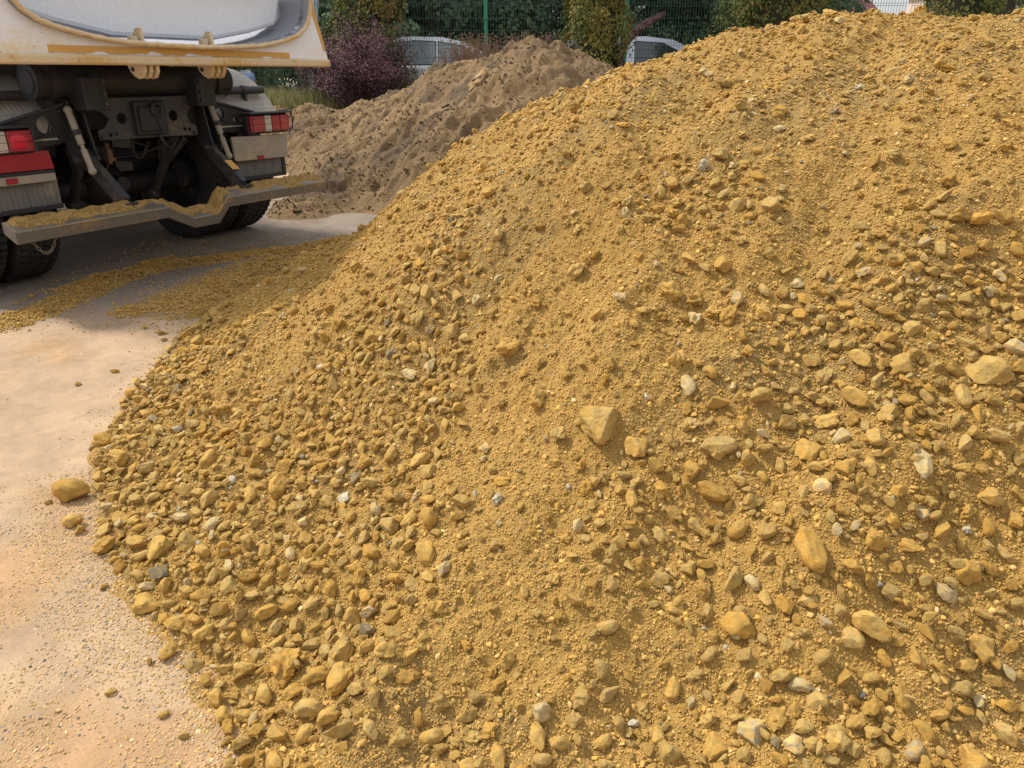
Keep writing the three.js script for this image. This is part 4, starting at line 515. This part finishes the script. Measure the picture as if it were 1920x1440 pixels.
// small grey-green spindle conifer and dead plume beside the second car
{
  const t = thing('dry_bush', 'small withered grey green cone shaped bush before the second car', 'bush', [1.78, gy(1.78, -13.3), -13.3]);
  mesh('stem', rod([0, 0, 0], [0.02, 0.9, 0], 0.025, 0.01, 6), BARK, t);
  mesh('foliage', leafCloud(3200, 601, r => { const y = r(), a = r() * 6.28, q = 0.33 * (1 - y) * Math.sqrt(r()); return [V3(q * Math.cos(a), y * 1.1, q * Math.sin(a)), V3(Math.cos(a), 0.3, Math.sin(a)), y]; }, [0.03, 0.06], (r, p, k) => mixc([0.11, 0.105, 0.055], [0.2, 0.15, 0.12], r()), 'spray'), LEAF, t);
  const b = thing('plume_branch', 'brown feathery branch leaning out right of the yellowish conifer', 'branch', [1.7, gy(1.7, -13.45) + 0.0, -13.45]);
  const y0 = gy(1.7, -13.45), cur = new THREE.CatmullRomCurve3([V3(0, 0, 0), V3(0.0, 0.75, 0), V3(0.1, 1.05, 0), V3(0.38, 1.38, 0.02), V3(0.78, 1.6, 0.04)].map(p => p));
  mesh('stalk', new THREE.TubeGeometry(cur, 30, 0.012, 6), BARK, b);
  mesh('plume', leafCloud(3600, 611, r => { const t = lerp(0.52, 1, Math.pow(r(), 0.8)), p = cur.getPoint(t), w = 0.14 * Math.pow(1.02 - t, 0.6) * (0.5 + 0.5 * smooth(0.5, 0.6, t)) * Math.sqrt(r()), a = r() * 6.28; return [p.add(V3(-Math.sin(a) * w * 0.5, Math.cos(a) * w, Math.sin(a) * w)), V3(0.5, 0.5, Math.sin(a)), t]; }, [0.03, 0.06], r => mixc([0.20, 0.13, 0.12], [0.34, 0.24, 0.22], r()), 'spray'), LEAF, b);
}
// purple barberry
{
  const X0 = -2.45, Z0 = -12.95, t = thing('purple_shrub', 'bushy dark purple leaved shrub behind the truck', 'shrub', [X0, gy(X0, Z0), Z0]), r = rng(71), stems = [], tips = [];
  for (let i = 0; i < 120; i++) { const a = r() * 6.283, lean = Math.pow(r(), 0.7) * 1.25, L = lerp(0.9, 1.75, r()), p0 = V3(0.28 * Math.cos(a) * r(), 0, 0.25 * Math.sin(a) * r()), p2 = V3(Math.cos(a) * lean * 0.92, L * (1 - 0.28 * lean), Math.sin(a) * lean * 0.75), p1 = p0.clone().lerp(p2, 0.5).add(V3(0, 0.25, 0)); const c = new THREE.QuadraticBezierCurve3(p0, p1, p2); stems.push(new THREE.TubeGeometry(c, 6, 0.006, 4)); tips.push(c); }
  mesh('stems', merge(stems), mat(lin(0.10, 0.06, 0.06), 0.9), t).userData.kind = 'stuff';
  mesh('foliage', leafCloud(21000, 72, q => { const c = tips[Math.floor(q() * tips.length)], u = lerp(0.3, 1.03, Math.pow(q(), 0.75)), p = c.getPoint(Math.min(1, u)).add(V3(q() - 0.5, q() - 0.5, q() - 0.5).multiplyScalar(0.24)); if (p.y < 0) p.y = 0.05; return [p, V3(p.x, 0.7, p.z).normalize(), q()]; }, [0.022, 0.042], (q, p, k) => { const w = q(); return w < 0.72 ? mixc([0.085, 0.048, 0.06], [0.16, 0.09, 0.11], k) : w < 0.95 ? mixc([0.2, 0.075, 0.085], [0.25, 0.12, 0.14], k) : [0.14, 0.13, 0.05]; }), LEAF, t);
}
// grasses and dry weeds
function bladeTuft(name, label, category, X, Z, n, h, spread, seed, ca, cb, head) {
  const y = gy(X, Z), r = rng(seed), v = [], c = [];
  for (let i = 0; i < n; i++) { const x = (r() + r() - 1) * spread, z = (r() - 0.5) * spread * 0.6, H = h * lerp(0.4, 1, r()), a = r() * 6.28, l = 0.5 * H * r(), w = lerp(0.006, 0.014, r()), k = mixc(ca, cb, r()), dx = Math.cos(a), dz = Math.sin(a); const P = [[x - w, 0, z], [x + w, 0, z], [x + dx * l * 0.35 + w * 0.7, H * 0.6, z + dz * l * 0.35], [x + dx * l * 0.35 - w * 0.7, H * 0.6, z + dz * l * 0.35], [x + dx * l, H, z + dz * l]]; for (const q of [0, 1, 2, 0, 2, 3, 3, 2, 4]) { v.push(...P[q]); c.push(...k); } if (head) for (let j = 0; j < 7; j++) { const px = x + dx * l * (0.6 + 0.06 * j) + (r() - 0.5) * 0.09, py = H * (0.72 + 0.045 * j), pz = z + dz * l + (r() - 0.5) * 0.09, s = 0.025; const kk = mixc(head, k, r() * 0.6); v.push(px, py, pz, px + s, py + s * (r() - 0.3), pz, px, py + s, pz + s * (r() - 0.5)); for (let m = 0; m < 3; m++) c.push(...kk); } }
  const g = new THREE.BufferGeometry(); g.setAttribute('position', new THREE.Float32BufferAttribute(v, 3)); g.setAttribute('color', new THREE.Float32BufferAttribute(c, 3)); g.computeVertexNormals();
  const o = mesh(name, g, LEAF); o.position.set(X, y - 0.01, Z); return tag(o, label, category, null, 'stuff');
}
bladeTuft('tall_grass', 'rough green and straw coloured grass on the bank behind the truck', 'grass', -4.2, -13.2, 3600, 0.55, 1.5, 81, [0.15, 0.19, 0.06], [0.46, 0.37, 0.2]);
bladeTuft('tall_grass', 'sparse tall grass before the silver car beside the purple shrub', 'grass', -1.5, -13.6, 600, 0.6, 0.6, 82, [0.10, 0.16, 0.045], [0.30, 0.24, 0.13], [0.18, 0.22, 0.07]);
bladeTuft('dry_weeds', 'reddish brown dry weeds left of the green fence post', 'weeds', -0.75, -14.1, 420, 1.35, 0.45, 83, [0.22, 0.13, 0.09], [0.34, 0.22, 0.15], [0.3, 0.17, 0.11]);
bladeTuft('dry_weeds', 'brown dry weeds right of the green fence post', 'weeds', 0.2, -14.0, 620, 1.35, 0.6, 84, [0.20, 0.13, 0.10], [0.32, 0.21, 0.15], [0.27, 0.17, 0.12]);
bladeTuft('dry_weeds', 'pale dry weeds under the withered bush', 'weeds', 1.75, -12.95, 500, 0.75, 0.4, 85, [0.24, 0.18, 0.13], [0.36, 0.27, 0.2], [0.25, 0.17, 0.15]);
bladeTuft('tall_grass', 'green weeds below the broad dark conifer', 'grass', 3.4, -13.9, 600, 0.8, 1.2, 86, [0.07, 0.12, 0.035], [0.16, 0.16, 0.06]);
{ const r = rng(87), im = new THREE.InstancedMesh(ANGULAR[2], mat(lin(0.5, 0.43, 0.32), 0.95), 420), M = new THREE.Matrix4(), q = new THREE.Quaternion(); for (let i = 0; i < 420; i++) { const x = lerp(-5.6, -1.4, r()), z = -lerp(12.35, 13.1, r()), w = lerp(0.03, 0.12, r() ** 2); q.setFromAxisAngle(V3(r(), r(), r()).normalize(), r() * 6); im.setMatrixAt(i, M.compose(V3(x, gy(x, z) + w * 0.15, z), q, V3(w, w * 0.8, w))); } im.name = 'bank_gravel'; im.castShadow = im.receiveShadow = true; scene.add(im); tag(im, 'pale gravel along the foot of the grassy bank', 'gravel', null, 'stuff'); }
// green welded mesh fence
{
  const Z = -14.75, f = thing('mesh_fence', 'green welded wire mesh fence with green posts before the parked cars', 'fence', [0, gy(0, Z), Z]);
  const gm = mat(lin(0.035, 0.27, 0.14), 0.5), wm = mat(lin(0.05, 0.13, 0.10), 0.55);
  for (const x of [-8.0, -5.49, -2.98, -0.47, 2.04, 4.55, 8.1, 10.6]) { const p = mesh('post', box(0.065, 2.4, 0.065, x, 1.2, 0, 0.006), gm, f); mesh('post_cap', box(0.07, 0.02, 0.07, x, 2.41, 0, 0.004), gm, p); mesh('post_clip', merge([0.3, 1.0, 1.6, 2.2].map(y => box(0.075, 0.04, 0.02, x, y, 0.045))), gm, p); }
  for (let b = 0; b < 7; b++) { const x0 = -7.96 + b * 2.51, l = []; for (let i = 0; i <= 48; i++) { const x = x0 + i * 0.05; l.push(new THREE.BoxGeometry(0.005, 2.2, 0.005).translate(x, 1.2, 0)); } for (const y of [0.12, 0.32, 0.52, 0.56, 0.76, 0.96, 1.16, 1.2, 1.4, 1.6, 1.8, 1.84, 2.04, 2.26]) l.push(new THREE.BoxGeometry(2.42, 0.006, 0.006).translate(x0 + 1.2, y, y % 0.64 < 0.06 ? 0.03 : 0.006)); mesh('wire_panel', merge(l), wm, f).userData.kind = 'stuff'; }
}
// parked cars facing right: side profile lofted to a body, glass set in
function car(label, x, z, paint, glassC, roofPts, bodyPts, winPts, L, turn) {
  const t = thing('parked_car', label, 'car', [x, gy(x, z) - 0.02, z], turn, 'cars parked behind the fence');
  const pm = new THREE.MeshPhysicalMaterial({ color: paint, roughness: 0.32, metalness: 0.35, clearcoat: 0.8, clearcoatRoughness: 0.08 }), glass = new THREE.MeshPhysicalMaterial({ color: glassC, roughness: 0.04, clearcoat: 1 }), blk = mat(lin(0.02, 0.02, 0.02), 0.6);
  mesh('body', slab(bodyPts, 1.72, -0.86, 0.09), pm, t);
  const W = (y, y0, y1) => lerp(0.80, 0.60, clamp((y - y0) / (y1 - y0)));
  const y0 = 0.92, y1 = Math.max(...roofPts.map(p => p[1]));
  const v = [], n = roofPts.length; for (const s of [1, -1]) roofPts.forEach(([a, b]) => v.push(a, b, s * W(b, y0, y1))); const f = []; for (let i = 0; i + 1 < n; i++) f.push(i, i + n, i + 1, i + 1, i + n, i + n + 1);
  for (const s of [0, 1]) { const tri = THREE.ShapeUtils.triangulateShape(roofPts.map(p => new THREE.Vector2(...p)), []); for (const q of tri) s ? f.push(q[0] + n, q[2] + n, q[1] + n) : f.push(q[0], q[1], q[2]); }
  let g = new THREE.BufferGeometry(); g.setAttribute('position', new THREE.Float32BufferAttribute(v, 3)); g.setIndex(f); g = toCreasedNormals(g, 0.9); mesh('roof', g, pm, t);
  for (const w of winPts) for (const s of [1, -1]) { const vv = []; w.forEach(([a, b]) => vv.push(a, b, s * (W(b, y0, y1) + 0.006))); const tri = THREE.ShapeUtils.triangulateShape(w.map(p => new THREE.Vector2(...p)), []).flat(); const gg = new THREE.BufferGeometry(); gg.setAttribute('position', new THREE.Float32BufferAttribute(vv, 3)); gg.setIndex(s > 0 ? tri : tri.slice().reverse()); gg.computeVertexNormals(); mesh('side_window', gg, glass, t); mesh('window_trim', merge(w.map((p, i) => { const q = w[(i + 1) % w.length]; return rod([p[0], p[1], s * (W(p[1], y0, y1) + 0.006)], [q[0], q[1], s * (W(q[1], y0, y1) + 0.006)], 0.009, 0.009, 5); })), blk, t); }
  const scr = (a, b, k) => { const wa = W(a[1], y0, y1) - 0.06, wb = W(b[1], y0, y1) - 0.06, d = V3(b[0] - a[0], b[1] - a[1], 0).normalize(), nx = d.y * 0.008 * k, ny = Math.abs(d.x) * 0.008; const gg = new THREE.BufferGeometry(); gg.setAttribute('position', new THREE.Float32BufferAttribute([a[0] + nx, a[1] + ny, wa, a[0] + nx, a[1] + ny, -wa, b[0] + nx, b[1] + ny, -wb, b[0] + nx, b[1] + ny, wb], 3)); gg.setIndex([0, 1, 2, 0, 2, 3]); gg.computeVertexNormals(); return gg; };
  const R = roofPts; mesh('windscreen', scr(R[n - 1], R[n - 2], 1), glass, t); mesh('rear_screen', scr(R[0], R[1], -1), glass, t);
  for (const s of [1, -1]) { const d = mesh('door', slab([[-0.95, 0.3], [0.98, 0.3], [0.98, 0.9], [-0.95, 0.9]], 0.012, s * 0.862 - (s < 0 ? 0.012 : 0), 0.003), pm, t); mesh('handle', box(0.16, 0.025, 0.03, -0.1, 0.82, s * 0.885, 0.008), blk, d); mesh('handle', box(0.16, 0.025, 0.03, 0.8 - 1.7, 0.82, s * 0.885, 0.008), blk, d); const mr = mesh('mirror', box(0.12, 0.1, 0.16, R[n - 1][0] - 0.28, 1.0, s * 0.93, 0.03), pm, t); mr.name = 'mirror';
    for (const wx of [-L * 0.29, L * 0.31]) { const w = new THREE.Group(); w.name = 'wheel'; w.position.set(wx, 0.31, s * 0.76); t.add(w); mesh('tyre', new THREE.TorusGeometry(0.235, 0.075, 10, 28).scale(1, 1, 1.3), blk, w); mesh('rim', new THREE.CylinderGeometry(0.2, 0.2, 0.13, 24).rotateX(Math.PI / 2), mat(lin(0.5, 0.5, 0.52), 0.4, { metalness: 0.7 }), w); } }
  return t;
}
car('silver hatchback behind the purple shrub and the brown heap', -1.5, -16.9, lin(0.62, 0.63, 0.67), lin(0.2, 0.23, 0.25), [[-1.75, 0.95], [-1.45, 1.30], [-1.1, 1.44], [-0.5, 1.5], [0.1, 1.49], [0.55, 1.40], [1.45, 0.95]], [[-1.95, 0.4], [-1.9, 0.8], [-1.75, 0.98], [1.3, 0.98], [1.9, 0.82], [2.05, 0.6], [2.05, 0.3], [-1.9, 0.25]], [[[-1.5, 0.99], [-0.98, 0.99], [-0.98, 1.37], [-1.2, 1.31]], [[-0.93, 0.99], [-0.02, 0.99], [-0.02, 1.41], [-0.45, 1.43], [-0.93, 1.38]], [[0.03, 0.99], [1.05, 0.99], [0.52, 1.33], [0.03, 1.41]]], 4.1, 0);  // glass colour lightened to stand in for bright sky in the windows
car('silver grey van with a dark side window behind the crest of the ochre heap', 2.55, -16.9, lin(0.52, 0.53, 0.62), lin(0.02, 0.026, 0.028), [[-1.5, 0.95], [-1.45, 1.40], [-1.3, 1.46], [0.1, 1.5], [0.65, 1.44], [1.2, 1.2], [1.65, 0.98]], [[-1.55, 0.4], [-1.52, 0.98], [1.5, 0.98], [2.0, 0.85], [2.15, 0.6], [2.15, 0.3], [-1.5, 0.25]], [[[-0.1, 0.97], [0.98, 0.97], [0.75, 1.24], [0.45, 1.38], [-0.1, 1.41]]], 4.1, 0);
// street pole, small blue thing on the bank
{
  const p = thing('street_pole', 'leaning light grey metal pole beside the truck body', 'pole', [-4.6, gy(-4.6, -18), -18]); p.rotation.z = -0.16;
  mesh('shaft', rod([0, 0, 0], [0, 6, 0], 0.08, 0.05, 12), mat(lin(0.42, 0.44, 0.46), 0.5, { metalness: 0.4 }), p); mesh('base_plate', new THREE.CylinderGeometry(0.14, 0.14, 0.05, 16).translate(0, 0.0, 0), mat(lin(0.3, 0.3, 0.3), 0.7), p);
  const b = thing('blue_barrel', 'small pale blue barrel far behind the truck mudguard', 'barrel', [-4.85, gy(-4.85, -14.6), -14.6]);
  mesh('shell', new THREE.LatheGeometry([[0, 0], [0.15, 0], [0.165, 0.05], [0.16, 0.3], [0.17, 0.33], [0.16, 0.36], [0.165, 0.62], [0.15, 0.7], [0, 0.7]].map(q => new THREE.Vector2(...q)), 20), mat(lin(0.25, 0.36, 0.6), 0.5), b); mesh('lid', new THREE.CylinderGeometry(0.1, 0.12, 0.06, 16).translate(0, 0.72, 0), mat(lin(0.6, 0.62, 0.66), 0.5), b);
}
// tall trees beyond the cars
function tree(x, z, h, R, seed, label, ca, cb, n = 16000, low = 0.12) {
  const t = thing('broadleaf_tree', label, 'tree', [x, gy(x, z) - 0.05, z], 0, 'trees beyond the parked cars'), r0 = rng(seed), limbs = [], tips = [];
  const lean = (r0() - 0.5) * 0.6; limbs.push(rod([0, 0, 0], [lean * 0.5, h * 0.45, 0], R * 0.07, R * 0.045, 9), rod([lean * 0.5, h * 0.45, 0], [lean, h * 0.85, 0], R * 0.045, R * 0.012, 8));
  for (let i = 0; i < 60; i++) { const u = lerp(low, 0.97, r0()), y = u * h, a = r0() * 6.283, w = R * Math.sqrt(Math.max(0.05, 1 - Math.pow((u - 0.5) / 0.55, 2))) * lerp(0.5, 1, r0()); const tip = [lean * u + w * Math.cos(a), y, w * Math.sin(a)]; limbs.push(rod([lean * u * 0.8, Math.max(0.3, y - w * 0.55), 0], tip, R * 0.018, R * 0.006, 5)); tips.push([tip, lerp(0.2, 0.42, r0()) * R, r0()]); }
  mesh('trunk', merge(limbs), BARK, t);
  mesh('crown', leafCloud(n, seed + 1, r => { const [c, rad, k] = tips[Math.floor(r() * tips.length)], a = r() * 6.283, u = 2 * r() - 1, q = Math.sqrt(1 - u * u), o = V3(q * Math.cos(a), u * 0.7, q * Math.sin(a)), p = V3(...c).addScaledVector(o, rad * Math.cbrt(r())); return [p, o.add(V3(0, 0.5, 0)).normalize(), k]; }, [0.08, 0.16], (r, p, k) => mixc(ca, cb, clamp(k * 0.7 + 0.4 * r()))), LEAF, t);
  return t;
}
const gA = [0.075, 0.115, 0.07], gB = [0.16, 0.205, 0.11];  // leaf greens brightened to stand in for distant haze
[[-9.5, -27, 11, 3.6, 'dark tree far left behind the truck body'], [-5.6, -25, 10, 3.2, 'dark blue green tree behind the leaning pole'], [-2.4, -24, 10, 3.0, 'dark green tree above the roof of the silver hatchback'], [0.6, -26, 10.5, 3.1, 'dark green tree behind the green fence post'], [3.4, -24.5, 10, 3.2, 'tree with dense low branches behind the yellowish conifer'], [5.6, -24, 10, 3.0, 'dense tree behind the roof of the grey van'], [7.7, -25, 11, 2.6, 'dark tree partly hidden by the broad dark conifer'], [16.2, -22, 9, 3.0, 'dark tree beyond the right hand conifers'], [-13, -30, 12, 4, 'dark tree at the far left end of the row'], [4.9, -30, 9, 3.2, 'second row tree glimpsed between the trunks'], [-1.0, -33, 9, 3.4, 'second row tree behind the silver hatchback']].forEach(([x, z, h, R, l], i) => tree(x, z, h * 0.7, R * 0.95, 700 + i * 11, l, gA, gB, i > 6 ? 22000 : 36000, 0.05));
[[-6.6, -17.5, 2.3, 1.5, 'dark green bush behind the grassy bank and the mudguard'], [-9.2, -18.5, 2.6, 1.8, 'dark green bush farther left behind the truck'], [-4.0, -19.5, 2.4, 1.5, 'dark green bush behind the leaning pole']].forEach(([x, z, h, R, l], i) => { const t = tree(x, z, h, R, 900 + i * 7, l, gA, gB, 9000, 0.1); t.userData.category = 'bush'; t.userData.group = 'bushes behind the bank'; t.name = numbered('green_bush'); });
// houses in the sky gap
{
  const h = thing('brick_house', 'distant house with a pink red tiled roof in the sky gap', 'house', [13.0, 0.0, -42]);
  const wall = mat(lin(0.62, 0.56, 0.5), 0.9), tile = mat(lin(0.60, 0.25, 0.26), 0.8, { bumpMap: rep(dustBump, 2), bumpScale: 0.02 });  // tile red lightened to pink, painting in haze and overexposure
  mesh('wall', box(7, 3, 6, 0, 1.5, 0), wall, h); const roof = mesh('roof', slab([[-4, 2.95], [4.6, 2.95], [0.3, 6.6], [-0.3, 6.6]], 6.6, -3.3, 0.04), tile, h); mesh('chimney', box(0.5, 1.3, 0.5, -1.4, 6.0, 0.5), wall, roof);
  for (const x of [-2, 0.5, 2.4]) { const w = mesh('window', box(1.0, 1.2, 0.06, x, 1.7, 3.03), mat(lin(0.04, 0.05, 0.06), 0.1), h); mesh('frame', merge([box(1.1, 0.06, 0.1, x, 2.33, 3.05), box(1.1, 0.06, 0.1, x, 1.07, 3.05), box(0.06, 1.2, 0.1, x - 0.52, 1.7, 3.05), box(0.06, 1.2, 0.1, x + 0.52, 1.7, 3.05)]), mat(lin(0.75, 0.75, 0.75), 0.6), w); }
  const g = thing('gabled_house', 'pale beige far house edge right of the sky gap', 'house', [33.0, 0.3, -60]);
  mesh('wall', box(6, 5.4, 6, 0, 2.7, 0), mat(lin(0.58, 0.45, 0.38), 0.9), g); mesh('roof', slab([[-3.5, 5.3], [3.5, 5.3], [0, 8]], 6.6, -3.3, 0.04), tile, g);
}

renderer.render(scene, camera);
